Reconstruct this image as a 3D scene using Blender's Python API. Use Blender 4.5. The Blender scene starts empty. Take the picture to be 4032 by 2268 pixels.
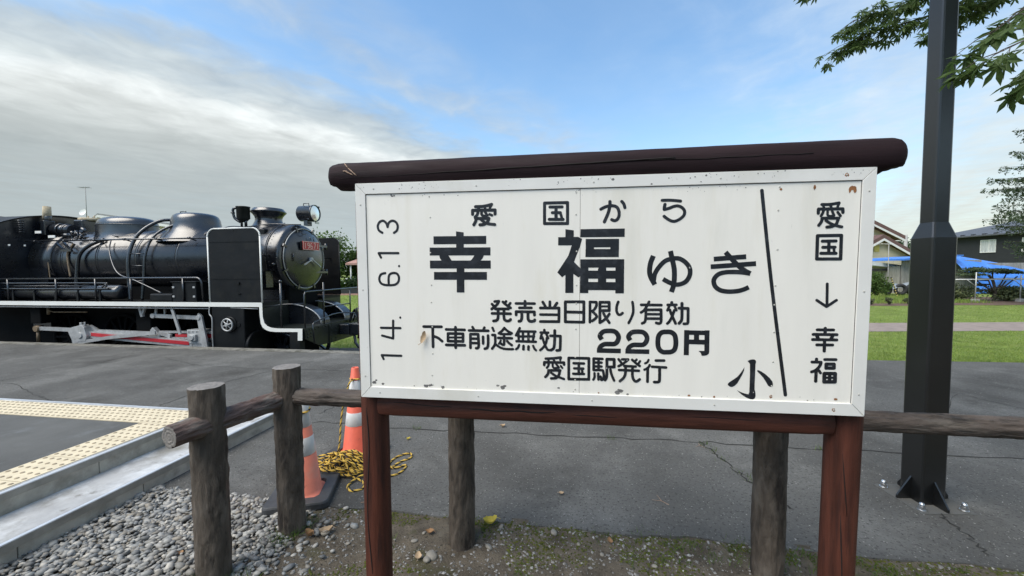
import bpy, bmesh, math, random
from mathutils import Vector, Matrix, noise
RN = random.Random(11)
V = Vector
scene = bpy.context.scene

# ------------------------------------------------------------------ camera
F_PX, P_DN, ROLL, EYE = 1514.0, math.atan(72/1514), 0.007, 1.55
fw = V((0, math.cos(P_DN), -math.sin(P_DN))); up0 = V((0, math.sin(P_DN), math.cos(P_DN))); rt0 = V((1, 0, 0))
rt = rt0*math.cos(ROLL) - up0*math.sin(ROLL); up = up0*math.cos(ROLL) + rt0*math.sin(ROLL)
cam_d = bpy.data.cameras.new('camera'); cam = bpy.data.objects.new('camera', cam_d); scene.collection.objects.link(cam)
cam.matrix_world = Matrix(((rt.x, up.x, -fw.x, 0), (rt.y, up.y, -fw.y, 0), (rt.z, up.z, -fw.z, EYE), (0, 0, 0, 1)))
cam_d.sensor_fit = 'HORIZONTAL'; cam_d.sensor_width = 36; cam_d.lens = 36*F_PX/4032; cam_d.clip_start = .02; cam_d.clip_end = 6000
scene.camera = cam

# ------------------------------------------------------------------ light
SUN_EL, SUN_AZ = math.radians(56), math.radians(-128)      # azimuth from +Y towards +X
world = bpy.data.worlds.new('World'); scene.world = world; world.use_nodes = True
nt = world.node_tree; nt.nodes.clear()
def N(t, **k):
    n = nt.nodes.new(t)
    for a, b in k.items(): setattr(n, a, b)
    return n
def Lk(a, b): nt.links.new(a, b)
def wmath(op, a, b=None, c=None):
    n = N('ShaderNodeMath', operation=op)
    for i, x in enumerate((a, b, c)):
        if x is None: continue
        if isinstance(x, (int, float)): n.inputs[i].default_value = x
        else: Lk(x, n.inputs[i])
    return n.outputs[0]
def wramp(fac, stops, interp='EASE'):
    n = N('ShaderNodeValToRGB'); n.color_ramp.interpolation = interp
    el = n.color_ramp.elements
    while len(el) < len(stops): el.new(.5)
    for e, (p, c) in zip(el, stops):
        e.position = p; e.color = (c, c, c, 1) if isinstance(c, (int, float)) else (*c, 1)
    Lk(fac, n.inputs[0]); return n.outputs[0]
out = N('ShaderNodeOutputWorld'); bg = N('ShaderNodeBackground'); Lk(bg.outputs[0], out.inputs[0])
SKY_STRENGTH = 0.085
bg.inputs[1].default_value = SKY_STRENGTH
sky = N('ShaderNodeTexSky', sky_type='NISHITA', sun_disc=False, sun_elevation=SUN_EL, sun_rotation=SUN_AZ, air_density=1.0, dust_density=.6, ozone_density=1.6)
tc = N('ShaderNodeTexCoord'); sep = N('ShaderNodeSeparateXYZ'); Lk(tc.outputs['Generated'], sep.inputs[0])
dx, dy, dz = sep.outputs
den = wmath('MAXIMUM', dz, .035)
px = wmath('DIVIDE', dx, den); py = wmath('DIVIDE', dy, den)
cross = wmath('ADD', wmath('MULTIPLY', px, .78), wmath('MULTIPLY', py, -.625))
along = wmath('ADD', wmath('MULTIPLY', px, .625), wmath('MULTIPLY', py, .78))
def wnoise(sx, sy, off, detail=6, rough=.55, dist=0.0):
    cb = N('ShaderNodeCombineXYZ'); Lk(wmath('MULTIPLY', cross, sx), cb.inputs[0]); Lk(wmath('MULTIPLY', along, sy), cb.inputs[1]); cb.inputs[2].default_value = off
    n = N('ShaderNodeTexNoise'); n.inputs['Scale'].default_value = 1; n.inputs['Detail'].default_value = detail; n.inputs['Roughness'].default_value = rough; n.inputs['Distortion'].default_value = dist
    Lk(cb.outputs[0], n.inputs['Vector']); return n.outputs[0]
n_big = wnoise(.7, .5, 3.1, 4, .5, .2); n_mid = wnoise(2.3, 1.9, 8.7, 8, .62, .4); n_streak = wnoise(2.6, .30, 1.2, 6, .55, .2)
n_puff = wnoise(4.6, 4.4, 4.4, 5, .52, .5)
wob = wmath('ADD', wmath('MULTIPLY', wmath('SUBTRACT', n_big, .5), .9), wmath('MULTIPLY', wmath('SUBTRACT', n_mid, .5), .75))
cr = wmath('ADD', cross, wob)
t01 = wmath('DIVIDE', wmath('ADD', cr, 8.0), 12.0)          # cross -8..4
tt = lambda c: (c+8)/12
cover = wramp(t01, [(0, .97), (tt(-3.3), 1.0), (tt(-2.55), .93), (tt(-2.22), .55), (tt(-2.0), .10), (tt(-1.9), .16), (tt(-1.72), .50), (tt(-1.45), .20), (tt(-1.1), .03), (tt(-.5), .06), (tt(.3), .46), (tt(1.2), .78), (1, .70)])
ccol = wramp(t01, [(0, (.47, .505, .50)), (tt(-4.9), (.50, .53, .52)), (tt(-4.0), (.60, .62, .60)), (tt(-3.4), (.82, .83, .80)), (tt(-3.0), (.98, .99, .96)), (tt(-2.72), (.68, .72, .72)), (tt(-2.35), (.56, .61, .63)), (tt(-2.0), (.56, .64, .71)), (tt(-1.7), (.58, .64, .70)), (tt(-.5), (.75, .82, .90)), (tt(1.2), (.78, .84, .86)), (1, (.85, .86, .80))])
# break the cover up with streaks where it is thin, and mottle the thick part
brk = wmath('MULTIPLY', wmath('SUBTRACT', n_streak, .48), 1.1)
thin = wmath('MULTIPLY', wmath('MULTIPLY', cover, wmath('SUBTRACT', 1.0, cover)), 3.2)
rgt = wramp(wmath('ADD', wmath('MULTIPLY', cross, .5), 1.0), [(0, 0), (1, 1)]); fwd = wramp(wmath('MULTIPLY', along, .4), [(0, .35), (1, 1)])
keep = wmath('SUBTRACT', 1.0, wmath('MULTIPLY', rgt, wmath('SUBTRACT', 1.0, fwd)))       # thin cloud fades out overhead and behind
cov2 = N('ShaderNodeClamp'); Lk(wmath('MULTIPLY', keep, wmath('ADD', cover, wmath('MULTIPLY', thin, wmath('ADD', brk, wmath('MULTIPLY', wmath('SUBTRACT', n_puff, .5), 1.1))))), cov2.inputs[0])
puffz = wramp(t01, [(0, .12), (tt(-3.9), .2), (tt(-3.1), .9), (tt(-2.2), 1.0), (tt(-1.6), .5), (tt(-.5), .2), (1, .3)])
mot = wmath('ADD', wmath('ADD', .78, wmath('MULTIPLY', n_mid, .44)), wmath('MULTIPLY', puffz, wmath('MULTIPLY', wmath('SUBTRACT', n_puff, .47), .8)))
cm = N('ShaderNodeMix', data_type='RGBA', blend_type='MULTIPLY'); cm.inputs[0].default_value = 1; Lk(ccol, cm.inputs[6]); Lk(mot, cm.inputs[7])
sc_c = N('ShaderNodeMix', data_type='RGBA', blend_type='MULTIPLY'); sc_c.inputs[0].default_value = 1; Lk(cm.outputs[2], sc_c.inputs[6]); CLOUD_GAIN = 3.9; sc_c.inputs[7].default_value = (CLOUD_GAIN*.96, CLOUD_GAIN, CLOUD_GAIN*1.03, 1)
sc_c.clamp_result = False
blue = N('ShaderNodeMix', data_type='RGBA', blend_type='MULTIPLY'); blue.inputs[0].default_value = 1; Lk(sky.outputs[0], blue.inputs[6]); blue.inputs[7].default_value = (.90, 1.07, 1.07, 1)
mixc = N('ShaderNodeMix', data_type='RGBA'); Lk(cov2.outputs[0], mixc.inputs[0]); Lk(blue.outputs[2], mixc.inputs[6]); Lk(sc_c.outputs[2], mixc.inputs[7])
# pale air near the horizon
hz = wramp(dz, [(0, .78), (.06, .66), (.16, .34), (.30, .12), (.5, 0), (1, 0)], 'LINEAR')
azr = wramp(wmath('ADD', wmath('MULTIPLY', dx, .5), .5), [(0, (.50, .56, .56)), (.5, (.60, .70, .74)), (.82, (.76, .78, .69)), (1, (.78, .78, .66))], 'LINEAR')
hc = N('ShaderNodeMix', data_type='RGBA', blend_type='MULTIPLY'); hc.inputs[0].default_value = 1; Lk(azr, hc.inputs[6]); hc.inputs[7].default_value = (CLOUD_GAIN,)*3 + (1,)
mixh = N('ShaderNodeMix', data_type='RGBA'); Lk(hz, mixh.inputs[0]); Lk(mixc.outputs[2], mixh.inputs[6]); Lk(hc.outputs[2], mixh.inputs[7])
Lk(mixh.outputs[2], bg.inputs[0])
sun_d = bpy.data.lights.new('sun', 'SUN'); sun_d.energy = 1.5; sun_d.angle = math.radians(50); sun_d.color = (1, .91, .78)
sun = bpy.data.objects.new('sun', sun_d); scene.collection.objects.link(sun)
sdir = V((math.sin(SUN_AZ)*math.cos(SUN_EL), math.cos(SUN_AZ)*math.cos(SUN_EL), math.sin(SUN_EL)))
sun.rotation_euler = sdir.to_track_quat('Z', 'Y').to_euler(); sun.location = sdir*50
scene.view_settings.view_transform = 'Standard'; scene.view_settings.look = 'None'; scene.view_settings.gamma = 1; scene.view_settings.use_curve_mapping = False
scene.view_settings.exposure = 1.55

# ------------------------------------------------------------------ materials
MATS = {}
def mat(name, col, rough=.6, metal=0.0, var=.18, vs=6.0, col2=None, bump=.25, bs=60.0, stretch=(1, 1, 1), spec=.5, coat=0.0, patch=None, patch_s=3.0, patch_t=(.5, .62), island=None, bdist=.004, trans=0.0, rvar=0.0):
    if name in MATS: return MATS[name]
    m = bpy.data.materials.new(name); m.use_nodes = True; t = m.node_tree; b = t.nodes['Principled BSDF']
    def nn(ty, **k):
        n = t.nodes.new(ty)
        for a, c in k.items(): setattr(n, a, c)
        return n
    lk = t.links.new
    co = nn('ShaderNodeTexCoord'); mp = nn('ShaderNodeMapping'); mp.inputs['Scale'].default_value = stretch; lk(co.outputs['Object'], mp.inputs[0])
    def noi(s, d=6, r=.6):
        n = nn('ShaderNodeTexNoise'); n.inputs['Scale'].default_value = s; n.inputs['Detail'].default_value = d; n.inputs['Roughness'].default_value = r; lk(mp.outputs[0], n.inputs['Vector']); return n
    n1 = noi(vs); cr_ = nn('ShaderNodeValToRGB'); e = cr_.color_ramp.elements
    c2 = col2 or tuple(min(1, c*(1+var)) for c in col); c1 = col if col2 else tuple(c*(1-var) for c in col)
    e[0].position = .3; e[0].color = (*c1, 1); e[1].position = .72; e[1].color = (*c2, 1)
    lk(n1.outputs[0], cr_.inputs[0]); cur = cr_.outputs[0]
    if island:
        g = nn('ShaderNodeNewGeometry'); ir = nn('ShaderNodeValToRGB'); ie = ir.color_ramp.elements
        while len(ie) < len(island): ie.new(.5)
        for k, (x, c) in enumerate(zip(ie, island)): x.position = k/(len(island)-1); x.color = (*c, 1)
        lk(g.outputs['Random Per Island'], ir.inputs[0]); mx = nn('ShaderNodeMix', data_type='RGBA', blend_type='MULTIPLY'); mx.inputs[0].default_value = 1
        lk(cur, mx.inputs[6]); lk(ir.outputs[0], mx.inputs[7]); cur = mx.outputs[2]
    for k, pt in enumerate(patch if isinstance(patch, list) else ([(patch, patch_s, patch_t)] if patch else [])):
        pc, ps, pth = pt; n2 = noi(ps, 8, .65); n2.inputs['Vector']; r2 = nn('ShaderNodeMapRange'); r2.inputs[1].default_value = pth[0]; r2.inputs[2].default_value = pth[1]
        ad = nn('ShaderNodeVectorMath', operation='ADD'); ad.inputs[1].default_value = (3.7*k+1, 1.9*k, 5.1*k); lk(mp.outputs[0], ad.inputs[0]); lk(ad.outputs[0], n2.inputs['Vector'])
        lk(n2.outputs[0], r2.inputs[0]); mx = nn('ShaderNodeMix', data_type='RGBA'); lk(r2.outputs[0], mx.inputs[0]); lk(cur, mx.inputs[6]); mx.inputs[7].default_value = (*pc, 1); cur = mx.outputs[2]
    lk(cur, b.inputs['Base Color']); b.inputs['Roughness'].default_value = rough; b.inputs['Metallic'].default_value = metal; b.inputs['Specular IOR Level'].default_value = spec
    if rvar:
        r3 = nn('ShaderNodeMapRange'); r3.inputs[3].default_value = max(.02, rough-rvar); r3.inputs[4].default_value = min(1, rough+rvar); r3.inputs[1].default_value = .3; r3.inputs[2].default_value = .7
        n4 = noi(vs*1.7); lk(n4.outputs[0], r3.inputs[0]); lk(r3.outputs[0], b.inputs['Roughness'])
    if coat: b.inputs['Coat Weight'].default_value = coat; b.inputs['Coat Roughness'].default_value = .22
    if trans:
        b.inputs['Transmission Weight'].default_value = 0
        tr = nn('ShaderNodeBsdfTranslucent'); lk(cur, tr.inputs[0]); ms = nn('ShaderNodeMixShader'); ms.inputs[0].default_value = trans
        o = t.nodes['Material Output']; lk(b.outputs[0], ms.inputs[1]); lk(tr.outputs[0], ms.inputs[2]); lk(ms.outputs[0], o.inputs[0])
    if bump:
        n3 = noi(bs, 8, .7); bp = nn('ShaderNodeBump'); bp.inputs['Strength'].default_value = bump; bp.inputs['Distance'].default_value = bdist; lk(n3.outputs[0], bp.inputs['Height']); lk(bp.outputs[0], b.inputs['Normal'])
    MATS[name] = m; return m
mat('asphalt', (.104, .102, .095), .95, var=.25, vs=1.1, bump=1.0, bs=130, bdist=.008, spec=.3, patch=[((.165, .162, .151), 1.3, (.50, .70)), ((.058, .056, .051), .7, (.50, .66)), ((.045, .043, .039), 55, (.54, .64)), ((.33, .325, .30), 62, (.62, .70))])
mat('asphalt_old', (.088, .088, .083), .9, var=.25, vs=2, bump=.7, bs=170, patch=[((.13, .135, .135), 5, (.56, .75))])
mat('crack', (.022, .021, .018), .95, bump=.4)
mat('concrete', (.38, .36, .305), .92, var=.25, vs=6, bump=.5, bs=90, patch=[((.24, .225, .185), 5, (.5, .68)), ((.36, .35, .315), 8, (.60, .72))])
mat('concrete_edge', (.17, .162, .14), .94, var=.35, vs=9, bump=.9, bs=50, bdist=.01, patch=[((.075, .072, .055), 4, (.48, .62)), ((.28, .27, .24), 14, (.62, .7))])
mat('tread', (.36, .36, .355), .88, var=.2, vs=7, bump=.6, bs=80, patch=[((.55, .56, .56), 3.2, (.46, .66)), ((.20, .19, .165), 2.6, (.50, .66)), ((.22, .215, .20), 11, (.60, .70))])
mat('nosing', (.66, .68, .70), .35, metal=.5, var=.12, vs=12, bump=.15)
mat('nosing_grey', (.27, .26, .225), .6, metal=.2, var=.2, vs=12, bump=.2)
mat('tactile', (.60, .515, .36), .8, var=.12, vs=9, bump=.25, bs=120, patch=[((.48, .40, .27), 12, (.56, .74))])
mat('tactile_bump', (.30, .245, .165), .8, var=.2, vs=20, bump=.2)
mat('dirt', (.125, .104, .078), .97, var=.4, vs=9, bump=1.0, bs=60, bdist=.02, spec=.2, patch=[((.078, .078, .030), 3.0, (.56, .70)), ((.150, .132, .102), 6, (.54, .70)), ((.04, .035, .027), 60, (.56, .66)), ((.27, .255, .22), 110, (.64, .70))])
mat('ballast', (.10, .095, .088), .95, var=.4, vs=30, bump=1, bs=40, bdist=.03)
mat('pebble', (.78, .78, .78), .62, var=.16, vs=60, bump=.15, bs=200, island=[(.12, .12, .115), (.22, .225, .22), (.33, .325, .30), (.17, .155, .13), (.42, .405, .37), (.24, .245, .235), (.56, .52, .45), (.19, .195, .195), (.31, .275, .22), (.14, .14, .135)])
mat('grit', (.8, .8, .8), .8, var=.2, vs=60, bump=0, island=[(.10, .095, .085), (.22, .215, .20), (.34, .33, .31), (.14, .13, .115), (.45, .44, .42)])
mat('grass', (.19, .25, .06), .9, var=.3, vs=1.2, bump=1, bs=90, bdist=.03, spec=.2, patch=[((.29, .32, .10), 2.5, (.5, .7)), ((.11, .17, .04), 6, (.56, .7))])
mat('blade', (.25, .33, .085), .8, var=.25, vs=2, bump=0, spec=.25, island=[(.55, .7, .6), (1, 1, 1), (1.0, .95, .7), (.75, .9, .7)], trans=.3)
mat('weed', (.09, .14, .03), .8, var=.3, vs=5, bump=0, spec=.25, island=[(.5, .6, .5), (1, 1, 1), (1, .9, .6), (.7, .9, .7)], trans=.25)
mat('path', (.24, .195, .17), .95, var=.2, vs=4, bump=.6, bs=80)
mat('soil', (.12, .075, .05), .95, var=.3, vs=3, bump=.8, bs=50)
mat('bark_log', (.092, .074, .058), .7, var=.45, vs=18, bump=1.0, bs=48, stretch=(1, 1, .30), bdist=.012, patch=[((.16, .135, .11), 12, (.52, .68)), ((.032, .025, .020), 10, (.54, .64))], spec=.35)
mat('bark_rail', (.085, .067, .056), .62, var=.45, vs=18, bump=1.0, bs=48, stretch=(.30, 1, 1), bdist=.012, patch=[((.13, .112, .095), 12, (.52, .68)), ((.022, .018, .015), 10, (.54, .64))], spec=.35)
mat('bark_rail_n', (.105, .067, .056), .62, var=.45, vs=18, bump=1.0, bs=48, stretch=(1, .30, 1), bdist=.012, patch=[((.17, .15, .13), 12, (.50, .66)), ((.024, .019, .016), 10, (.54, .64))], spec=.5)
mat('log_end', (.18, .165, .150), .75, var=.25, vs=22, bump=.5, bs=80)
mat('sign_wood', (.078, .024, .0145), .60, spec=.3, var=.5, vs=5, bump=.8, bs=40, stretch=(6, 6, .5), bdist=.004, patch=[((.026, .010, .008), 5, (.52, .70)), ((.10, .045, .03), 8, (.66, .76))], rvar=.1)
mat('beam_wood', (.085, .028, .018), .58, spec=.3, var=.45, vs=5, bump=.8, bs=40, stretch=(.5, 6, 6), bdist=.004, patch=[((.026, .010, .008), 4, (.52, .70))], rvar=.1)
mat('cap_wood', (.019, .0095, .0115), .72, spec=.2, var=.3, vs=4, bump=.4, bs=40, stretch=(.6, 6, 6), bdist=.003, patch=[((.010, .006, .007), 4, (.55, .72))], rvar=.1)
mat('raw_wood', (.35, .24, .17), .8, var=.2)
mat('wood_crack', (.008, .005, .004), .9, bump=0)
mat('sign_frame', (.74, .73, .69), .5, var=.05, vs=4, bump=.04, patch=[((.36, .355, .32), 24, (.66, .78)), ((.64, .62, .55), 3, (.55, .75))])
mat('rust', (.26, .11, .04), .9, var=.4, vs=40, bump=.3)
mat('flake', (.16, .155, .15), .8, var=.5, vs=60, bump=.3)
mat('screw', (.50, .49, .44), .6, metal=.1, var=.2, vs=90)
mat('gap', (.05, .05, .052), .9, bump=0)
mat('rubber', (.040, .042, .045), .62, var=.3, vs=14, bump=.25, bs=80, patch=[((.06, .062, .066), 5, (.5, .7))])
mat('cone_orange', (.72, .13, .075), .5, var=.12, vs=9, bump=.1, patch=[((.62, .20, .13), 7, (.55, .72)), ((.30, .07, .05), 14, (.66, .76))])
mat('cone_faded', (.70, .21, .14), .55, var=.14, vs=8, bump=.1, patch=[((.62, .28, .20), 6, (.52, .72)), ((.26, .09, .07), 13, (.66, .76))])
mat('cone_white', (.66, .66, .65), .45, var=.1, vs=8, bump=.05, patch=[((.45, .44, .42), 12, (.60, .72))])
mat('rope_yellow', (.62, .41, .07), .7, var=.25, vs=30, bump=.4, bs=400)
mat('rope_black', (.022, .018, .014), .75, var=.3, vs=30, bump=.4, bs=400)
mat('pole', (.0055, .006, .0065), .36, var=.15, vs=5, bump=.05, bs=30, coat=.5, spec=.25, patch=[((.009, .0095, .010), 3, (.52, .70)), ((.03, .03, .029), 22, (.70, .76))], rvar=.05)
MATS['pole'].node_tree.nodes['Principled BSDF'].inputs['Coat IOR'].default_value = 2.0; MATS['pole'].node_tree.nodes['Principled BSDF'].inputs['Coat Roughness'].default_value = .30
mat('bolt', (.55, .56, .57), .3, metal=.9, var=.2, vs=40, bump=.1)
mat('loco_black', (.0065, .0085, .013), .30, var=.3, vs=3, bump=.09, bs=7, bdist=.02, coat=.45, patch=[((.014, .015, .016), 3.0, (.5, .72)), ((.030, .026, .020), 14, (.70, .78))], rvar=.08, spec=.6)
MATS['loco_black'].node_tree.nodes['Principled BSDF'].inputs['Coat IOR'].default_value = 1.75
mat('loco_under', (.003, .0035, .004), .8, var=.4, vs=3, bump=.3, bs=20, spec=.12)
mat('loco_flat', (.0055, .0065, .0078), .50, var=.3, vs=3, bump=.2, bs=20, spec=.25, patch=[((.013, .013, .012), 4, (.5, .7))], rvar=.1)
mat('loco_olive', (.014, .017, .014), .42, var=.25, vs=4, bump=.2, bs=30, rvar=.1)
mat('loco_white', (.74, .74, .70), .5, var=.06, vs=4, bump=.05, patch=[((.55, .50, .40), 7, (.66, .76))])
mat('loco_red', (.45, .025, .035), .5, var=.2, vs=6, bump=.1)
mat('steel', (.42, .425, .425), .45, metal=.3, var=.2, vs=9, bump=.2, patch=[((.20, .19, .17), 9, (.6, .75))])
mat('plate_red', (.50, .045, .045), .5, var=.12, vs=8, bump=.1)
mat('plate_letter', (.78, .48, .40), .5, var=.1)
mat('copper', (.22, .16, .10), .6, metal=.3, var=.3, vs=20)
mat('lens', (.80, .82, .80), .12, metal=.85, var=.1, bump=.05)
mat('weathered', (.45, .38, .26), .85, var=.3, vs=9, patch=[((.16, .09, .07), 7, (.55, .65))])
def gloss_text():
    m = mat('lettering', (.010, .012, .016), .42, var=.3, vs=30, bump=.05, patch=[((.60, .59, .56), 55, (.675, .70)), ((.034, .038, .046), 26, (.52, .75))])
    return m
gloss_text()

# ------------------------------------------------------------------ mesh helpers
def tag(o, label=None, cat=None, group=None, kind=None):
    if label: o['label'] = label
    if cat: o['category'] = cat
    if group: o['group'] = group
    if kind: o['kind'] = kind
    return o
def empty(name, loc=(0, 0, 0), rz=0.0, **k):
    o = bpy.data.objects.new(name, None); o.location = loc; o.rotation_euler = (0, 0, rz); o.empty_display_size = .1
    scene.collection.objects.link(o); return tag(o, **k)
class MB:
    def __init__(s): s.v = []; s.f = []; s.m = []; s.s = []
    def add(s, vs, fs, mi=0, smooth=False):
        b = len(s.v); s.v += [tuple(v) for v in vs]
        for f in fs: s.f.append(tuple(b+i for i in f)); s.m.append(mi); s.s.append(smooth)
    def box(s, x0, x1, y0, y1, z0, z1, mi=0):
        s.add([(x0, y0, z0), (x1, y0, z0), (x1, y1, z0), (x0, y1, z0), (x0, y0, z1), (x1, y0, z1), (x1, y1, z1), (x0, y1, z1)],
              [(0, 3, 2, 1), (4, 5, 6, 7), (0, 1, 5, 4), (1, 2, 6, 5), (2, 3, 7, 6), (3, 0, 4, 7)], mi); return s
    def prism(s, pts, off, mi=0):                         # pts 3D planar loop, off = extrude vector
        n = len(pts); off = V(off); a = [V(p) for p in pts]; b = [p+off for p in a]
        nrm = V((0, 0, 0))
        for i in range(n): nrm += a[i].cross(a[(i+1) % n])
        if nrm.dot(off) > 0: a.reverse(); b.reverse()
        s.add(a+b, [tuple(range(n)), tuple(reversed(range(n, 2*n)))] + [((i+1) % n, i, n+i, n+(i+1) % n) for i in range(n)], mi); return s
    def tube(s, pts, r, n=8, mi=0, caps=True, smooth=True, closed=False):
        pts = [V(p) for p in pts]; k = len(pts); rr = r if isinstance(r, (list, tuple)) else [r]*k
        prev = None; vs = []
        for i, p in enumerate(pts):
            if closed: d = pts[(i+1) % k]-pts[i-1]
            else: d = pts[min(i+1, k-1)]-pts[max(i-1, 0)]
            d.normalize()
            if prev is None: a = d.orthogonal().normalized()
            else:
                a = prev - d*prev.dot(d)
                a = a.normalized() if a.length > 1e-6 else d.orthogonal().normalized()
            prev = a; b = d.cross(a)
            vs += [p + (a*math.cos(2*math.pi*j/n)+b*math.sin(2*math.pi*j/n))*rr[i] for j in range(n)]
        fs = [(i*n+j, i*n+(j+1) % n, ((i+1) % k)*n+(j+1) % n, ((i+1) % k)*n+j) for i in range(k if closed else k-1) for j in range(n)]
        s.add(vs, fs, mi, smooth)
        if caps and not closed: s.add(vs[:n], [tuple(reversed(range(n)))], mi); s.add(vs[-n:], [tuple(range(n))], mi)
        return s
    def lathe(s, prof, c=(0, 0, 0), ax='z', n=32, mi=0, smooth=True, ex=1.0, ey=1.0, capa=True, capb=True):   # prof [(r,h)]
        c = V(c); vs = []
        for r, h in prof:
            for j in range(n):
                a = 2*math.pi*j/n; x, y = r*math.cos(a)*ex, r*math.sin(a)*ey
                vs.append(c + (V((x, y, h)) if ax == 'z' else V((h, x, y)) if ax == 'x' else V((y, h, x))))
        k = len(prof)
        s.add(vs, [(i*n+j, i*n+(j+1) % n, (i+1)*n+(j+1) % n, (i+1)*n+j) for i in range(k-1) for j in range(n)], mi, smooth)
        if capa and prof[0][0] > 1e-4: s.add(vs[:n], [tuple(reversed(range(n)))], mi)
        if capb and prof[-1][0] > 1e-4: s.add(vs[-n:], [tuple(range(n))], mi)
        return s
    def bar(s, p0, p1, w, h, mi=0, upv=(0, 0, 1)):          # rectangular bar
        p0, p1 = V(p0), V(p1); d = (p1-p0).normalized(); a = d.cross(V(upv))
        a = a.normalized() if a.length > 1e-5 else V((1, 0, 0)); b = a.cross(d)
        a, b = a*w/2, b*h/2
        s.add([p0-a-b, p0+a-b, p0+a+b, p0-a+b, p1-a-b, p1+a-b, p1+a+b, p1-a+b], [(0, 1, 2, 3), (7, 6, 5, 4), (1, 0, 4, 5), (2, 1, 5, 6), (3, 2, 6, 7), (0, 3, 7, 4)], mi); return s
    def build(s, name, mats, parent=None, off=(0, 0, 0), bevel=0, seg=2, loc=None, rz=0, fix=True, **k):
        me = bpy.data.meshes.new(name); o3 = V(off)
        me.from_pydata([tuple(V(v)+o3) for v in s.v] if o3.length else s.v, [], s.f)
        for mm in (mats if isinstance(mats, (list, tuple)) else [mats]): me.materials.append(MATS[mm])
        me.polygons.foreach_set('material_index', s.m); me.polygons.foreach_set('use_smooth', s.s)
        if fix:
            bm = bmesh.new(); bm.from_mesh(me); bmesh.ops.remove_doubles(bm, verts=bm.verts, dist=1e-6); bmesh.ops.recalc_face_normals(bm, faces=bm.faces); bm.to_mesh(me); bm.free()
        me.update()
        o = bpy.data.objects.new(name, me); scene.collection.objects.link(o)
        if parent: o.parent = parent
        if loc is not None: o.location = loc
        o.rotation_euler = (0, 0, rz)
        if bevel:
            md = o.modifiers.new('bevel', 'BEVEL'); md.width = bevel; md.segments = seg; md.limit_method = 'ANGLE'; md.angle_limit = math.radians(40)
        return tag(o, **k)
def copy_obj(o, parent=None, loc=None, name=None):
    c = o.copy(); scene.collection.objects.link(c); c.parent = parent
    if loc is not None: c.location = loc
    return c
def crom(pts, n=6, closed=False):                         # Catmull-Rom resample
    pts = [V(p) for p in pts]; k = len(pts); out = []
    for i in range(k if closed else k-1):
        g = (lambda j: pts[j % k]) if closed else (lambda j: pts[max(0, min(k-1, j))])
        a, b, c, d = g(i-1), g(i), g(i+1), g(i+2)
        for j in range(n):
            t = j/n; out.append(.5*((2*b)+(c-a)*t+(2*a-5*b+4*c-d)*t*t+(3*b-a-3*c+d)*t**3))
    if not closed: out.append(pts[-1])
    return out
# the site grid: u runs along platform, fence and track, n away from the viewer
GA = math.radians(8.72); GU = V((math.cos(GA), -math.sin(GA), 0)); GN = V((math.sin(GA), math.cos(GA), 0))
def W(u, n, z=0.0): return GU*u + GN*n + V((0, 0, z))
def fbm(p, o=4):
    s = 0; a = .5
    for i in range(o): s += a*noise.noise(p); p = p*2.03; a *= .5
    return s

# ------------------------------------------------------------------ ground
def sstep(a, b, x):
    t = max(0, min(1, (x-a)/(b-a))); return t*t*(3-2*t)
def lawn_z(u, n):
    d = 1-sstep(-.5, 2.5, u)
    return -.012 - .69*d*(1-sstep(11.5, 18, n))
terr = MB(); terr.add([(-3000, -3000, -.9), (3000, -3000, -.9), (3000, 3000, -.9), (-3000, 3000, -.9)], [(0, 1, 2, 3)])
terr.build('terrain', 'grass', kind='structure')
def far_n(u):
    if u < 1.5: return 6.60
    if u < 3: return 6.81+(u-1.5)/1.5*.27
    return 7.08+(min(u, 16)-3)*.052
a = MB(); us = [-30+i*.06 if -3.2 < -30+i*.06 < 6 else None for i in range(1000)]
us = [-40, -25, -15, -8, -4] + [x for x in us if x is not None] + [8, 12, 16, 25, 45]
nearp = [(x, 2.26 + .035*noise.noise(V((x*2.2, 0, 4))) + .012*noise.noise(V((x*11, 3, 4)))) for x in us]
for (x0, n0), (x1, n1) in zip(nearp, nearp[1:]):
    a.add([(x0, n0, 0), (x1, n1, 0), (x1, far_n(x1), 0), (x0, far_n(x0), 0)], [(0, 1, 2, 3)])
    a.add([(x0, n0-.012, -.07), (x1, n1-.012, -.07), (x1, n1, 0), (x0, n0, 0)], [(0, 1, 2, 3)])
asphalt = a.build('asphalt_pavement', 'asphalt', rz=-GA, kind='structure')
def strip(pts, w, z, jit=0, sub=6, seed=0):
    m = MB(); rr = random.Random(seed); P = []
    for (x0, y0), (x1, y1) in zip(pts, pts[1:]):
        for k in range(sub):
            t = k/sub; P.append(V((x0+(x1-x0)*t+rr.uniform(-jit, jit), y0+(y1-y0)*t+rr.uniform(-jit, jit), z)))
    P.append(V((*pts[-1], z))); vs = []
    for i, p in enumerate(P):
        d = (P[min(i+1, len(P)-1)]-P[max(i-1, 0)]).normalized(); s = V((-d.y, d.x, 0))*w*.5*rr.uniform(.3, 1.3); vs += [p-s, p+s]
    m.add(vs, [(2*i, 2*i+1, 2*i+3, 2*i+2) for i in range(len(P)-1)]); return m
RI = Matrix.Rotation(GA, 3, 'Z')
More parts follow.
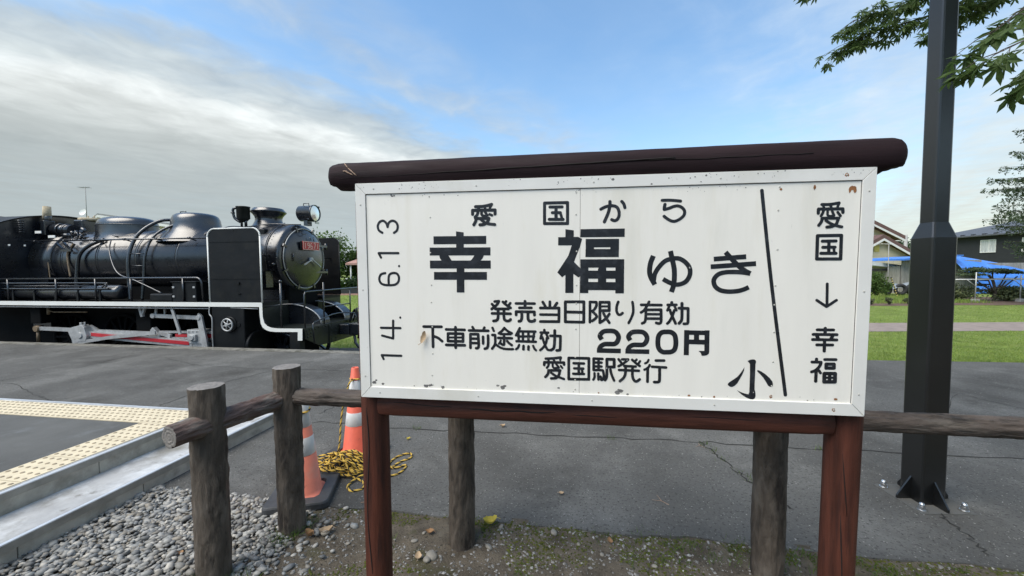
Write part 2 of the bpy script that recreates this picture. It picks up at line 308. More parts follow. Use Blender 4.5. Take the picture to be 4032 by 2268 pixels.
cr_sets = [[(-7.39, 5.48), (-7.32, 5.74), (-7.09, 6.18), (-7.1, 7.1)], [(-7.6, 5.2), (-7.0, 5.34), (-5.98, 4.78), (-5.59, 4.58)], [(-4.11, 4.38), (-4.07, 4.9), (-4.03, 5.39), (-3.4, 6.6)],
           [(-2.09, 4.1), (-2.04, 4.42), (-1.95, 4.69), (-1.6, 5.4)], [(-2.4, 3.9), (-1.85, 3.86), (-1.17, 3.71), (-.29, 3.62), (.66, 3.48), (1.66, 3.37), (2.66, 3.21), (4.2, 3.0)], [(1.66, 3.37), (1.70, 3.05), (1.71, 2.71), (1.78, 2.4)],
           [(2.67, 2.33), (2.62, 2.16), (2.55, 1.99)], [(5.2, 5.2), (5.43, 4.63), (5.56, 4.11), (5.9, 3.4)], [(-6.3, 6.9), (-5.2, 6.3), (-4.2, 6.1), (-2.6, 5.9), (-1.2, 6.0)], [(3.3, 2.9), (4.0, 3.6), (5.4, 4.6)]]
for i, cs in enumerate(cr_sets):
    loc = [(RI @ V((x, y, 0))).to_2d() for x, y in cs]
    strip([(p.x, p.y) for p in loc], .014 if i in (4, 5) else .010, .003, .022, 9, i).build('crack', 'crack', asphalt)
# platform coping and wall towards the track
c = MB()
for k in range(30):
    u0 = -44+k*1.5; c.box(u0+.004, u0+1.496, 6.60, 6.81, -.2, .006)
cop = MB(); cop.box(-44, 1.5, 6.62, 6.80, -.9, -.02); wallp = cop.build('platform_edge', 'concrete_edge', rz=-GA, kind='structure')
for k in range(30):
    u0 = -44+k*1.5; m = MB(); m.box(u0+.006, u0+1.494, 6.602, 6.81, -.19, .008); m.build('coping_slab', 'concrete_edge', wallp, bevel=.01)
# dirt near the viewer
d = MB(); nu, nv = 270, 56; u0, u1, n0, n1 = -3.3, 5.2, .7, 2.30; vs = []
def dirt_z(u, n):
    return -.018 + .016*fbm(V((u*1.6, n*1.6, 2))) + .008*noise.noise(V((u*9, n*9, 7))) + .012*sstep(2.1, 2.3, n)
for j in range(nv+1):
    for i in range(nu+1):
        u = u0+(u1-u0)*i/nu; n = n0+(n1-n0)*j/nv; vs.append((u, n, dirt_z(u, n)))
d.add(vs, [(j*(nu+1)+i, j*(nu+1)+i+1, (j+1)*(nu+1)+i+1, (j+1)*(nu+1)+i) for j in range(nv) for i in range(nu)], 0, True)
d.build('dirt_ground', 'dirt', rz=-GA, kind='structure', fix=False)
m = MB(); m.add([(-60, -60, -.06), (60, -60, -.06), (60, 2.27, -.06), (-60, 2.27, -.06)], [(0, 1, 2, 3)]); m.build('ground', 'dirt', rz=-GA, kind='structure')
# lawn
l = MB(); uu = [-90, -60, -40, -25, -15, -10, -7, -5, -3, -2, -1, -.5, 0, .5, 1, 1.5, 2, 2.5, 3.5, 5, 8, 12, 18, 26, 40, 60, 90, 140]; nn_ = [6.6, 7.0, 8, 9, 10, 11, 11.6, 12.5, 13.5, 14.5, 15.5, 16.5, 17.5, 18.5, 22, 30, 45, 70, 110]
l.add([(u, n, lawn_z(u, n)) for n in nn_ for u in uu], [(j*len(uu)+i, j*len(uu)+i+1, (j+1)*len(uu)+i+1, (j+1)*len(uu)+i) for j in range(len(nn_)-1) for i in range(len(uu)-1)], 0, True)
l.build('lawn', 'grass', rz=-GA, kind='structure', fix=False)
m = MB(); pts = [(3.5+i*1.5, 9.27-.012*i+.04*noise.noise(V((i*.7, 1, 0)))) for i in range(40)]; pt2 = [(3.5+i*1.5, 10.72-.012*i+.05*noise.noise(V((i*.6, 9, 0)))) for i in range(40)]
for i in range(39): m.add([(*pts[i], -.004), (*pts[i+1], -.004), (*pt2[i+1], -.004), (*pt2[i], -.004)], [(0, 1, 2, 3)])
m.build('path', 'path', kind='structure')
m = MB(); pts = [(11+i*1.2, 15.4+.25*noise.noise(V((i*.9, 1, 3)))) for i in range(34)]
for i in range(33): m.add([(*pts[i], -.003), (*pts[i+1], -.003), (pts[i+1][0]+.5, 19.5, -.003), (pts[i][0]+.5, 19.5, -.003)], [(0, 1, 2, 3)])
m.build('soil_bed', 'soil', kind='structure')
m = MB()
for i in range(60):
    for j in range(8):
        pass
vs = []; k = 0
m.add([(-45+i*.75, 6.9+j*.42, -.70+.02*noise.noise(V((i*3.1, j*2.7, 0)))) for j in range(9) for i in range(61)], [(j*61+i, j*61+i+1, (j+1)*61+i+1, (j+1)*61+i) for j in range(8) for i in range(60)], 0, True)
m.build('track_bed', 'ballast', rz=-GA, kind='structure', fix=False, off=(0, 0, .012))
for rn in (7.93, 8.99):
    m = MB(); m.box(-45, -1.6, rn-.035, rn+.035, -.72, -.70); m.box(-45, -1.6, rn-.012, rn+.012, -.84, -.72); m.build('rail', 'steel', rz=-GA, label='steel track rail under the locomotive nearest the platform' if rn < 8 else 'steel track rail under the locomotive farthest from the platform', cat='rail', group='rails of the display track')

# raised landing with two steps
land = MB(); land.box(-14, -3.372, -4, 3.038, -.02, .248); landing = land.build('landing', 'asphalt_old', rz=-GA, kind='structure')
st = MB(); st.box(-14, -2.985, -4, 3.37, -.02, .118); st.build('step', 'tread', landing)
# concrete faces in blocks
def blocks(lo, hi, step, mk):
    x = lo; i = 0
    while x < hi-.02:
        e = min(hi, x+step); mk(x+.002, e-.002); x = e; i += 1
blocks(-4.0, 3.09, .62, lambda p, q: MB().box(-3.375, -3.322, p, q, .10, .215).build('riser_block', 'concrete', landing, bevel=.004))
blocks(-4.0, 3.40, .62, lambda p, q: MB().box(-2.99, -2.955, p, q, -.02, .085).build('riser_block', 'concrete', landing, bevel=.004))
blocks(-13.0, -3.325, .9, lambda p, q: MB().box(p, q, 3.036, 3.088, .10, .215).build('riser_block', 'concrete', landing, bevel=.004))
blocks(-13.0, -2.958, .9, lambda p, q: MB().box(p, q, 3.365, 3.398, -.02, .085).build('riser_block', 'concrete', landing, bevel=.004))
def nosing(x0, x1, y0, y1, z, axis):
    m = MB(); g = .006
    if axis == 'n':   # strip along n, outer edge x1
        m.box(x0, x1-.030, y0, y1, z-.02, z+.001, 2); m.box(x1-.026, x1-.002, y0, y1, z-.02, z+.003, 0); m.box(x1-.032, x1, y0, y1, z-.045, z-.0035, 1)
    else:
        m.box(x0, x1, y0, y1-.030, z-.02, z+.001, 2); m.box(x0, x1, y1-.026, y1-.002, z-.02, z+.003, 0); m.box(x0, x1, y1-.032, y1, z-.045, z-.0035, 1)
    m.build('nosing', ['nosing', 'nosing_grey', 'tread'], landing)
nosing(-3.372, -3.318, -4, 3.092, .25, 'n'); nosing(-13, -3.374, 3.038, 3.092, .25, 'u')
nosing(-3.03, -2.950, -4, 3.402, .12, 'n'); nosing(-13, -3.032, 3.348, 3.402, .12, 'u')
# tactile paving, one tile each
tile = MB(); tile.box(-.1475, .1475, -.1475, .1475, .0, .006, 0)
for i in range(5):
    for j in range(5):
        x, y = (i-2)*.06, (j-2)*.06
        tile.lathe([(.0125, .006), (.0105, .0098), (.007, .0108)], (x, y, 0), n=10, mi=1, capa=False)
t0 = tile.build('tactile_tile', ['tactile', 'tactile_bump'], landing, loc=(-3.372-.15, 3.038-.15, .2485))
for k in range(1, 22): copy_obj(t0, landing, (-3.372-.15, 3.038-.15-.3*k, .2485))
for k in range(1, 18): copy_obj(t0, landing, (-3.372-.15-.3*k, 3.038-.15, .2485))

# river gravel between step and fence
def ico(sub=1):
    bm = bmesh.new(); bmesh.ops.create_icosphere(bm, subdivisions=sub, radius=1)
    vs = [v.co.copy() for v in bm.verts]; fs = [tuple(v.index for v in f.verts) for f in bm.faces]; bm.free(); return vs, fs
IV, IF = ico(2)
def pebble(mb, c, a, b, h, yaw, tilt, seed, smooth=True):
    M = Matrix.Rotation(yaw, 3, 'Z') @ Matrix.Rotation(tilt[0], 3, 'X') @ Matrix.Rotation(tilt[1], 3, 'Y'); o = V((seed*1.37, seed*.71, seed*2.3)); vs = []
    for v in IV:
        k = 1+.20*noise.noise(v*1.1+o); p = V((v.x*a*k, v.y*b*k, v.z*h*k)); vs.append(M @ p + V(c))
    mb.add(vs, IF, 0, smooth)
IV, IF = ico(2)
gr = MB(); rr = random.Random(5); cnt = 0
def gravel_ok(u, n):
    e = -1.55 + .16*noise.noise(V((n*2.5, 1.5, 0))) - .18*sstep(1.9, 1.2, n)
    return u < e
ivs, ifs = ico(1)
IV, IF = ivs, ifs
u = -2.945
while u < -1.2:
    n = 1.15
    while n < 2.30:
        for rep in range(2):
            x, y = u+rr.uniform(-.013, .013), n+rr.uniform(-.013, .013)
            if y < 2.285+.03*noise.noise(V((x*5, 0, 0))) and (gravel_ok(x, y) or (x < -1.3 and rr.random() < .12)):
                s = rr.choice((.008, .010, .012, .013, .014, .016, .019, .025)); el = rr.uniform(1.1, 1.9)
                pebble(gr, (x, y, -.004+rep*.010+rr.uniform(-.004, .010)+.012*sstep(-2.6, -3.0, x)-.012), s*el**.5, s/el**.5*rr.uniform(.85, 1.1), s*rr.uniform(.42, .7), .35+rr.gauss(0, .7), (rr.gauss(.12, .25), rr.gauss(0, .22)), cnt); cnt += 1
        n += .0255
    u += .0255
gr.build('gravel', 'pebble', rz=-GA, kind='stuff', fix=False)
# grit over the dirt
g2 = MB(); IV, IF = [V(v) for v in ((1, 0, 0), (-1, 0, 0), (0, 1, 0), (0, -1, 0), (0, 0, 1), (0, 0, -1))], [(0, 2, 4), (2, 1, 4), (1, 3, 4), (3, 0, 4), (2, 0, 5), (1, 2, 5), (3, 1, 5), (0, 3, 5)]
for k in range(11000):
    x, y = rr.uniform(-1.75, 4.0), rr.uniform(1.2, 2.27)
    if noise.noise(V((x*2, y*2, 9))) < -.18: continue
    s = rr.choice((.0022, .003, .003, .004, .005, .007, .009)); pebble(g2, (x, y, dirt_z(x, y)+s*.2), s*rr.uniform(.9, 1.6), s, s*.7, rr.uniform(0, 6.3), (rr.gauss(0, .3), 0), k, False)
for k in range(4200):
    x, y = rr.uniform(-3.0, 4.6), 2.28+rr.random()**1.5*2.6
    s = rr.choice((.002, .0025, .003, .004)); pebble(g2, (x, y, s*.35), s*rr.uniform(.9, 1.6), s, s*.7, rr.uniform(0, 6.3), (rr.gauss(0, .3), 0), k, False)
g2.build('grit', 'grit', rz=-GA, kind='stuff', fix=False)
# loose stones, each its own thing
IV, IF = ico(2); rr = random.Random(21)
for k in range(95):
    x, y = rr.uniform(-1.55, 3.3), 1.25+rr.random()*1.0
    if abs(x+1.68) < .09: continue
    s = rr.choice((.007, .008, .010, .011, .012, .014, .017, .020)) if k > 4 else rr.uniform(.022, .032)
    m = MB(); el = rr.uniform(1.05, 1.6); pebble(m, (0, 0, 0), s*el, s, s*rr.uniform(.5, .8), rr.uniform(0, 3), (rr.gauss(0, .2), rr.gauss(0, .2)), k*1.7)
    p = W(x, y, dirt_z(x, y)+s*.22)
    m.build('stone', 'pebble', loc=p, label='smooth grey river stone lying loose on the mossy dirt under the fence', cat='stone', group='loose stones on the dirt', fix=False)
# blades of grass
def blades(mb, n, area, hgt, wid, zf, rr, lean=.5):
    for k in range(n):
        p = area(rr)
        if p is None: continue
        x, y = p; a = rr.uniform(0, 6.28); h = hgt*rr.uniform(.5, 1.3); w = wid*rr.uniform(.6, 1.3); lx, ly = rr.gauss(0, lean)*h, rr.gauss(0, lean)*h; z = zf(x, y)
        mb.add([(x-math.cos(a)*w, y-math.sin(a)*w, z), (x+math.cos(a)*w, y+math.sin(a)*w, z), (x+lx, y+ly, z+h)], [(0, 1, 2)])
gb = MB(); rr = random.Random(3)
def lawn_area(r):
    y = 6.15+9.2*r.random()**1.5; x = y*r.uniform(.86, 1.42)
    if 9.25-.008*(x-3.5) < y < 10.70: return None
    q = RI @ V((x, y, 0))
    if q.y < far_n(q.x)+.01: return None
    return x, y
blades(gb, 52000, lawn_area, .034, .004, lambda x, y: -.014, rr)
def lawn_l(r):
    y = 11+14*r.random(); return y*r.uniform(-.47, -.38), y
def lz(x, y):
    q = RI @ V((x, y, 0)); return lawn_z(q.x, q.y)-.01
blades(gb, 6000, lawn_l, .07, .008, lz, rr)
gb.build('lawn_grass', 'blade', kind='stuff', fix=False)
wd = MB(); rr = random.Random(9)
def tuft(cx, cy, rad, n, h, z=0.0): blades(wd, n, lambda r: (cx+r.gauss(0, rad), cy+r.gauss(0, rad)), h, .0022, lambda x, y: z-.006, rr, .6)
for p in [(-1.36, 2.15), (-1.30, 2.20), (-1.28, 2.30)]: tuft(*p, .035, 60, .05)
for p in [(-1.50, 1.80), (-1.43, 1.78), (-1.56, 1.74)]: tuft(*p, .06, 260, .05)
for p, h in [((1.68, 3.30), .05), ((1.70, 3.18), .04), ((1.70, 3.05), .03), ((1.71, 2.85), .03), ((.9, 3.45), .03), ((-.95, 3.70), .05), ((2.62, 3.21), .04), ((1.75, 2.75), .045)]: tuft(*p, .025, 26, h)
for k in range(26): tuft(*(W(rr.uniform(-1.4, 3.2), rr.uniform(1.5, 2.28)).to_2d()), .03, 30, .022)
for k in range(30): tuft(*(W(1.35+rr.gauss(0, .35), 2.16+rr.gauss(0, .06)).to_2d()), .03, 26, .026)
for k in range(20): tuft(*(W(2.3+rr.gauss(0, .3), 1.9+rr.gauss(0, .12)).to_2d()), .04, 30, .024)
for k in range(40): tuft(*(W(rr.uniform(-1.1, 3.5), 2.225+rr.gauss(0, .02)).to_2d()), .02, 16, .02)
wd.build('weeds', 'weed', kind='stuff', fix=False)
# moss crumbs
ms = MB(); IV, IF = [V(v) for v in ((1, 0, 0), (-1, 0, 0), (0, 1, 0), (0, -1, 0), (0, 0, 1), (0, 0, -1))], [(0, 2, 4), (2, 1, 4), (1, 3, 4), (3, 0, 4), (2, 0, 5), (1, 2, 5), (3, 1, 5), (0, 3, 5)]
for k in range(22000):
    x, y = rr.uniform(-1.5, 3.8), rr.uniform(1.25, 2.27)
    if noise.noise(V((x*2.6, y*2.6, 31)))+.35*noise.noise(V((x*9, y*9, 3)))+.35*sstep(2.08, 2.25, y)+.25*sstep(1.0, 2.6, x) < .27: continue
    s = rr.uniform(.003, .008); pebble(ms, (x, y, dirt_z(x, y)+.001), s*1.3, s, s*.8, rr.uniform(0, 6), (rr.gauss(0, .4), 0), k, False)
mat('moss', (.080, .092, .028), .95, var=.3, vs=4, bump=0, spec=.1, island=[(.5, .55, .5), (1, 1, 1), (1.1, 1.0, .6), (.7, .8, .7)])
ms.build('moss', 'moss', rz=-GA, kind='stuff', fix=False)
# fallen leaves
mat('dry_leaf', (.30, .17, .08), .8, var=.3, vs=30, bump=.3, bs=80, trans=.15)
mat('pale_leaf', (.48, .35, .22), .8, var=.25, vs=30, bump=.3, bs=80, trans=.15)
mat('yellow_leaf', (.62, .50, .08), .7, var=.2, vs=30, bump=.2, trans=.2)
def curl_leaf(L_, Wd, curl, seed):
    m = MB(); n = 7; vs = []
    for i in range(n+1):
        t = i/n; w = Wd*math.sin(math.pi*(.06+.9*t))**.8*(1+.25*noise.noise(V((t*5, seed, 0))))
        z = curl*L_*(t-.5)**2*3
        for s in (-1, -.5, 0, .5, 1): vs.append((t*L_-L_/2, s*w, z+abs(s)*abs(s)*w*curl*1.8+.004*noise.noise(V((t*6, s*3, seed)))+.003))
    m.add(vs, [(i*5+j, i*5+j+1, (i+1)*5+j+1, (i+1)*5+j) for i in range(n) for j in range(4)], 0, True)
    m.tube([(-L_/2, 0, curl*L_*.75+.003), (-L_*.75, .01, curl*L_*.6+.002)], .0012, 5); return m
LV = [(-.143, 2.273, .085, .030, 'yellow_leaf', 'bright yellow crumpled leaf beside the second log post'), (-1.20, 2.19, .06, .02, 'dry_leaf', 'orange brown dry leaf lying on dirt beside the traffic cone base'), (-1.12, 2.22, .075, .026, 'pale_leaf', 'pale curled dry leaf touching the left sign post'),
      (-.50, 2.22, .05, .02, 'dry_leaf', 'small brown dry leaf at the asphalt edge beside left sign post'), (-.36, 2.19, .05, .02, 'pale_leaf', 'pale tan leaf on dirt in front of a log post under the sign'), (-.52, 2.02, .055, .02, 'pale_leaf', 'pale dry leaf lying on dirt right of the left sign post'),
      (.55, 2.12, .045, .016, 'dry_leaf', 'reddish brown leaf at the asphalt edge under the middle of sign'), (.48, 1.76, .07, .024, 'pale_leaf', 'large pale dry leaf in the foreground dirt under the sign'), (-.37, 1.82, .06, .02, 'dry_leaf', 'brown dry leaf at the bottom edge near left sign post'),
      (-.30, 2.55, .035, .015, 'dry_leaf', 'tiny dark red leaf on asphalt left of a log post'), (.33, 2.58, .035, .015, 'pale_leaf', 'tiny tan leaf alone on asphalt under the sign'), (-.10, 3.72, .05, .02, 'pale_leaf', 'pale leaf lying on the asphalt far under the beam'), (-2.33, 2.83, .07, .025, 'dry_leaf', 'brown leaf caught against the concrete step riser'), (-1.85, 2.06, .04, .014, 'dry_leaf', 'orange leaf scrap lying on the river gravel'), (1.58, 1.72, .06, .02, 'pale_leaf', 'pale curled leaf on moss beside the right sign post'), (-.96, 3.45, .035, .015, 'yellow_leaf', 'small yellow leaf on asphalt behind the left sign post'), (-1.93, 3.58, .045, .018, 'pale_leaf', 'pale leaf on asphalt crack between the two traffic cones')]
for i, (x, y, L_, w_, mt, lb) in enumerate(LV):
    q = RI @ V((x, y, 0)); z = max(0, 0) if q.y > 2.27 else dirt_z(q.x, q.y)+.004
    curl_leaf(L_, w_, RN.uniform(.3, .8), i*3.1).build('fallen_leaf', mt, loc=(x, y, z+.002), rz=RN.uniform(0, 6), label=lb, cat='leaf', group='fallen leaves', fix=False)
for i, (x, y, L_, lb) in enumerate([(1.02, 2.45, .12, 'thin forked pale twig lying on asphalt under the sign'), (1.64, 3.33, .08, 'short whitish twig on the asphalt crack'), (-1.02, 2.50, .16, 'thin pale twig beside the rope loop on asphalt')]):
    m = MB(); m.tube([(0, 0, .003), (L_*.4, .02, .006), (L_, 0, .003)], [.0022, .0018, .001], 6); m.tube([(L_*.4, .02, .006), (L_*.7, .07, .004)], [.0016, .0009], 6)
    m.build('twig', 'raw_wood', loc=(x, y, 0), rz=1.9+i*2.1, label=lb, cat='twig', fix=False)

# ------------------------------------------------------------------ log fence
def log_shape(mb, p0, p1, r, seed, n=56, rings=70, amp=.0075, along='z'):
    p0, p1 = V(p0), V(p1); d = (p1-p0); L_ = d.length; d.normalize(); a = d.orthogonal().normalized(); b = d.cross(a); vs = []; o = V((seed*7.3, seed*3.1, seed*5.7))
    for i in range(rings+1):
        t = i/rings*L_
        for j in range(n):
            th = 2*math.pi*j/n; q = V((math.cos(th)*3.4, math.sin(th)*3.4, t*7.0))+o
            q2 = V((math.cos(th)*9, math.sin(th)*9, t*24))+o
            k = r + amp*(abs(noise.noise(q))*-1.6+.5 + .55*noise.noise(q2)) + r*.05*noise.noise(V((t*2.2, seed, math.cos(th))))
            vs.append(p0+d*t+(a*math.cos(th)+b*math.sin(th))*k)
    mb.add(vs, [(i*n+j, i*n+(j+1) % n, (i+1)*n+(j+1) % n, (i+1)*n+j) for i in range(rings) for j in range(n)], 0, True)
    for ring, flip in ((0, True), (rings, False)):                     # cut ends with growth rings
        base = vs[ring*n:(ring+1)*n]; c0 = p0+d*(L_*ring/rings); lv = []; K = 6
        for k in range(K+1):
            f = 1-k/K; bump_ = (.0012 if k % 2 else -.0012)*(1 if ring else -1) if 0 < k < K else 0
            lv += [c0+(v-c0)*f*(.985 if k else 1)+d*bump_ for v in base] if f > 0 else [c0]
        fs = []
        for k in range(K-1): fs += [(k*n+j, k*n+(j+1) % n, (k+1)*n+(j+1) % n, (k+1)*n+j) for j in range(n)]
        fs += [((K-1)*n+j, (K-1)*n+(j+1) % n, K*n) for j in range(n)]
        mb.add(lv, fs, 1, False)
fence = empty('log_fence', W(-1.67, 2.05, 0), -GA, label='dark brown imitation log rail fence running behind the sign', cat='fence')
def fo(u, n, z): return (u+1.67, n-2.05, z)
POSTS = [(-1.787, 1.630), (-1.669, 2.03), (-.615, 2.07), (.992, 2.07), (2.62, 2.07)]
for i, (u, n) in enumerate(POSTS):
    m = MB(); log_shape(m, fo(u, n, -.12), fo(u, n, .985), .0713, i+1.3); m.build('post', ['bark_log', 'log_end'], fence, fix=False)
RAILS = [((-1.803, 1.455), (-1.685, 2.01)), ((-1.655, 2.035), (-.62, 2.07)), ((-.61, 2.07), (.985, 2.07)), ((1.0, 2.07), (2.62, 2.07))]
for i, (p, q) in enumerate(RAILS):
    m = MB(); log_shape(m, fo(*p, .80 if i == 0 else .806), fo(*q, .80 if i == 0 else .806), .0505 if i == 0 else .0465, i+11.7, 52, 56, .0085); m.build('rail', ['bark_rail_n' if i == 0 else 'bark_rail', 'log_end'], fence, fix=False)

# ------------------------------------------------------------------ station sign
SP, SU, SV = V((-.63430, 1.59302, 1.02162)), V((.99255, -.12179, -.00368)), V((.00198, -.01412, .99990))
SU.normalize(); SV = (SV-SU*SV.dot(SU)).normalized(); SB = SV.cross(SU); ZB = 1.0217; H = .881; WD = 1.91
sign = empty('station_sign', label='large white station name board lettered in black on brown timber posts', cat='sign')
org = SP-SV*ZB
sign.matrix_world = Matrix(((SU.x, SB.x, SV.x, org.x), (SU.y, SB.y, SV.y, org.y), (SU.z, SB.z, SV.z, org.z), (0, 0, 0, 1)))
mat('sign_white', (.83, .80, .73), .48, var=.035, vs=3, bump=.03, bs=12, stretch=(3, 3, .45), patch=[((.72, .68, .57), 2.0, (.54, .80)), ((.44, .43, .39), 34, (.70, .78)), ((.70, .68, .61), .8, (.52, .7))])
def pl(name, x0, x1): MB().box(x0, x1, 0, .010, ZB+.030, ZB+H-.030).build(name, 'sign_white', sign)
pl('panel', .030, .9000); pl('panel', .9014, 1.880)
MB().box(.02, 1.89, .0104, .022, ZB+.012, ZB+H-.012).build('backing_board', 'gap', sign)
fx0, fx1, fz0, fz1 = .042, 1.867, .045, .838
o_ = [(0, 0), (WD, 0), (WD, H), (0, H)]; i_ = [(fx0, fz0), (fx1, fz0), (fx1, fz1), (fx0, fz1)]
for k in range(4):
    q = [o_[k], o_[(k+1) % 4], i_[(k+1) % 4], i_[k]]; cx_ = sum(p[0] for p in q)/4; cz_ = sum(p[1] for p in q)/4
    g = .0007
    e = V((q[1][0]-q[0][0], 0, q[1][1]-q[0][1])).normalized()*g
    pts = [V((p[0], -.005, ZB+p[1])) + (e if idx in (0, 3) else -e) for idx, p in enumerate(q)]
    MB().prism(pts, (0, .030, 0)).build('frame_piece', 'sign_frame', sign, bevel=.0012)
m = MB(); w = .0022
m.box(fx0, fx1, -.0007, .0003, ZB+fz1-w, ZB+fz1); m.box(fx0, fx0+w*.7, -.0007, .0003, ZB+fz0, ZB+fz1-w); m.box(fx1-w*.8, fx1, -.0007, .0003, ZB+fz0, ZB+fz1-w); m.build('frame_joint', 'gap', sign)
# timber
def timber(p0, p1, r, seed, sq=.35):
    p0, p1 = V(p0), V(p1); d = (p1-p0).normalized(); a = V((1, 0, 0)) if abs(d.z) > .5 else V((0, 0, 1)); b = d.cross(a); L_ = (p1-p0).length; n = 40; rings = 26; mm = MB(); vs = []
    for i in range(rings+1):
        t = i/rings
        for j in range(n):
            th = 2*math.pi*j/n; k = r*(1+sq*.22*(max(abs(math.cos(th)), abs(math.sin(th)))**-1-1))*(1+.03*noise.noise(V((t*L_*2, math.cos(th), seed)))+.008*noise.noise(V((t*L_*3, math.cos(th)*9, math.sin(th)*9+seed)))); 
            if i in (0, rings): k *= .93
            vs.append(p0+d*(L_*t)+(a*math.cos(th)+b*math.sin(th))*k)
    mm.add(vs, [(i*n+j, i*n+(j+1) % n, (i+1)*n+(j+1) % n, (i+1)*n+j) for i in range(rings) for j in range(n)], 0, True); mm.add(vs[:n], [tuple(range(n))]); mm.add(vs[-n:], [tuple(range(n))]); return mm
timber((.014, .087, -.25), (.014, .087, ZB+.885), .0555, 2.2, .9).build('post', 'sign_wood', sign)
timber((1.904, .087, -.25), (1.904, .087, ZB+.885), .0555, 7.7).build('post', 'sign_wood', sign)
timber((.050, .080, ZB-.052), (1.842, .080, ZB-.052), .052, 4.1, .9).build('lower_beam', 'beam_wood', sign)
m = MB(); vs = []; prof = [(-.128, .020), (-.127, .036), (-.120, .047), (-.108, .0525), (-.090, .056)] + [(-.06+i*.05, .0575) for i in range(41)] + [(1.975, .0565), (1.992, .053), (2.004, .046), (2.010, .036), (2.012, .020)]
nr = 36
for x, r in prof:
    for j in range(nr):
        th = 2*math.pi*j/nr; rr_ = r*(1+.035*noise.noise(V((x*1.5, math.cos(th)*1.2, math.sin(th)*1.2)))) + .0012*noise.noise(V((x*30, math.cos(th)*5, math.sin(th)*5)))
        y, z = math.cos(th)*rr_, math.sin(th)*rr_
        if (x < -.092 or x > 1.974) and z < -.036: z = -.036-(z+.036)*.1
        kk = (1.0+.075*max(0, x))*(1+.30*(1/max(abs(math.cos(th)), abs(math.sin(th)))-1)*.55)*.985; vs.append((x, .050+y*kk, ZB+.920+.003*x+z*kk))
k = len(prof); m.add(vs, [(i*nr+j, i*nr+(j+1) % nr, (i+1)*nr+(j+1) % nr, (i+1)*nr+j) for i in range(k-1) for j in range(nr)], 0, True); m.add(vs[:nr], [tuple(range(nr))]); m.add(vs[-nr:], [tuple(range(nr))])
m.build('cap_log', 'cap_wood', sign)
def on_log(x, th, r=.0575): r *= (1.004+.075*max(0, x))*(1+.30*(1/max(abs(math.cos(th)), abs(math.sin(th)))-1)*.55); return (x, .050-math.cos(th)*r, ZB+.920+.003*x+math.sin(th)*r)
m = MB(); m.tube([on_log(-.06+i*.05, -.30+.5*i/26+.05*noise.noise(V((i*.4, 0, 0))), .0572) for i in range(27)], [.0006+.0022*sstep(5, 12, i)*(1+.7*noise.noise(V((i*1.3, 5, 0)))) for i in range(27)], 5); m.build('split', 'wood_crack', sign)
m = MB(); m.tube([on_log(1.15+i*.05, .10+.12*noise.noise(V((i*.4, 3, 0))), .0573) for i in range(12)], .0013, 5); m.build('split', 'wood_crack', sign)
m = MB()
for (x0, t0, x1, t1) in [(-.055, .95, -.03, .45), (-.03, .45, .01, -.15), (-.045, .25, -.005, -.10), (-.05, .22, -.03, .2)]: m.tube([on_log(x0+(x1-x0)*i/5, t0+(t1-t0)*i/5, .0570) for i in range(6)], [.0008, .0022, .003, .002, .0028, .0008], 5)
m.build('bare_wood_scar', 'raw_wood', sign)
def wcrack(pts, r): MB().tube(pts, [r*.3]+[r]*(len(pts)-2)+[r*.3], 5).build('split', 'wood_crack', sign)
def on_post(cx_, th, z): return (cx_+math.sin(th)*.0557, .087-math.cos(th)*.0557, z)
def on_beam(x, th): return (x, .080-math.cos(th)*.0522, ZB-.052+math.sin(th)*.0522)
wcrack([on_post(.014, -.25+.16*math.sin(i*.5), ZB-.06-i*.05) for i in range(16)], .0028); wcrack([on_post(.014, .45+.05*math.sin(i), ZB-.14-i*.05) for i in range(14)], .0016)
wcrack([on_post(1.904, -.55+.10*i, ZB-.16-i*.06) for i in range(5)], .0018); wcrack([on_post(1.904, -.5+.06*i, ZB-.40-i*.06) for i in range(7)], .0022)
wcrack([on_beam(.10+i*.04, .42-.03*i+.03*math.sin(i)) for i in range(8)], .0022); wcrack([on_beam(.46+i*.05, .10+.04*math.sin(i*2)) for i in range(8)], .0034); wcrack([on_beam(.85+i*.05, .02-.02*i) for i in range(5)], .002); wcrack([on_beam(1.3+i*.06, .2+.04*math.sin(i)) for i in range(6)], .0016)
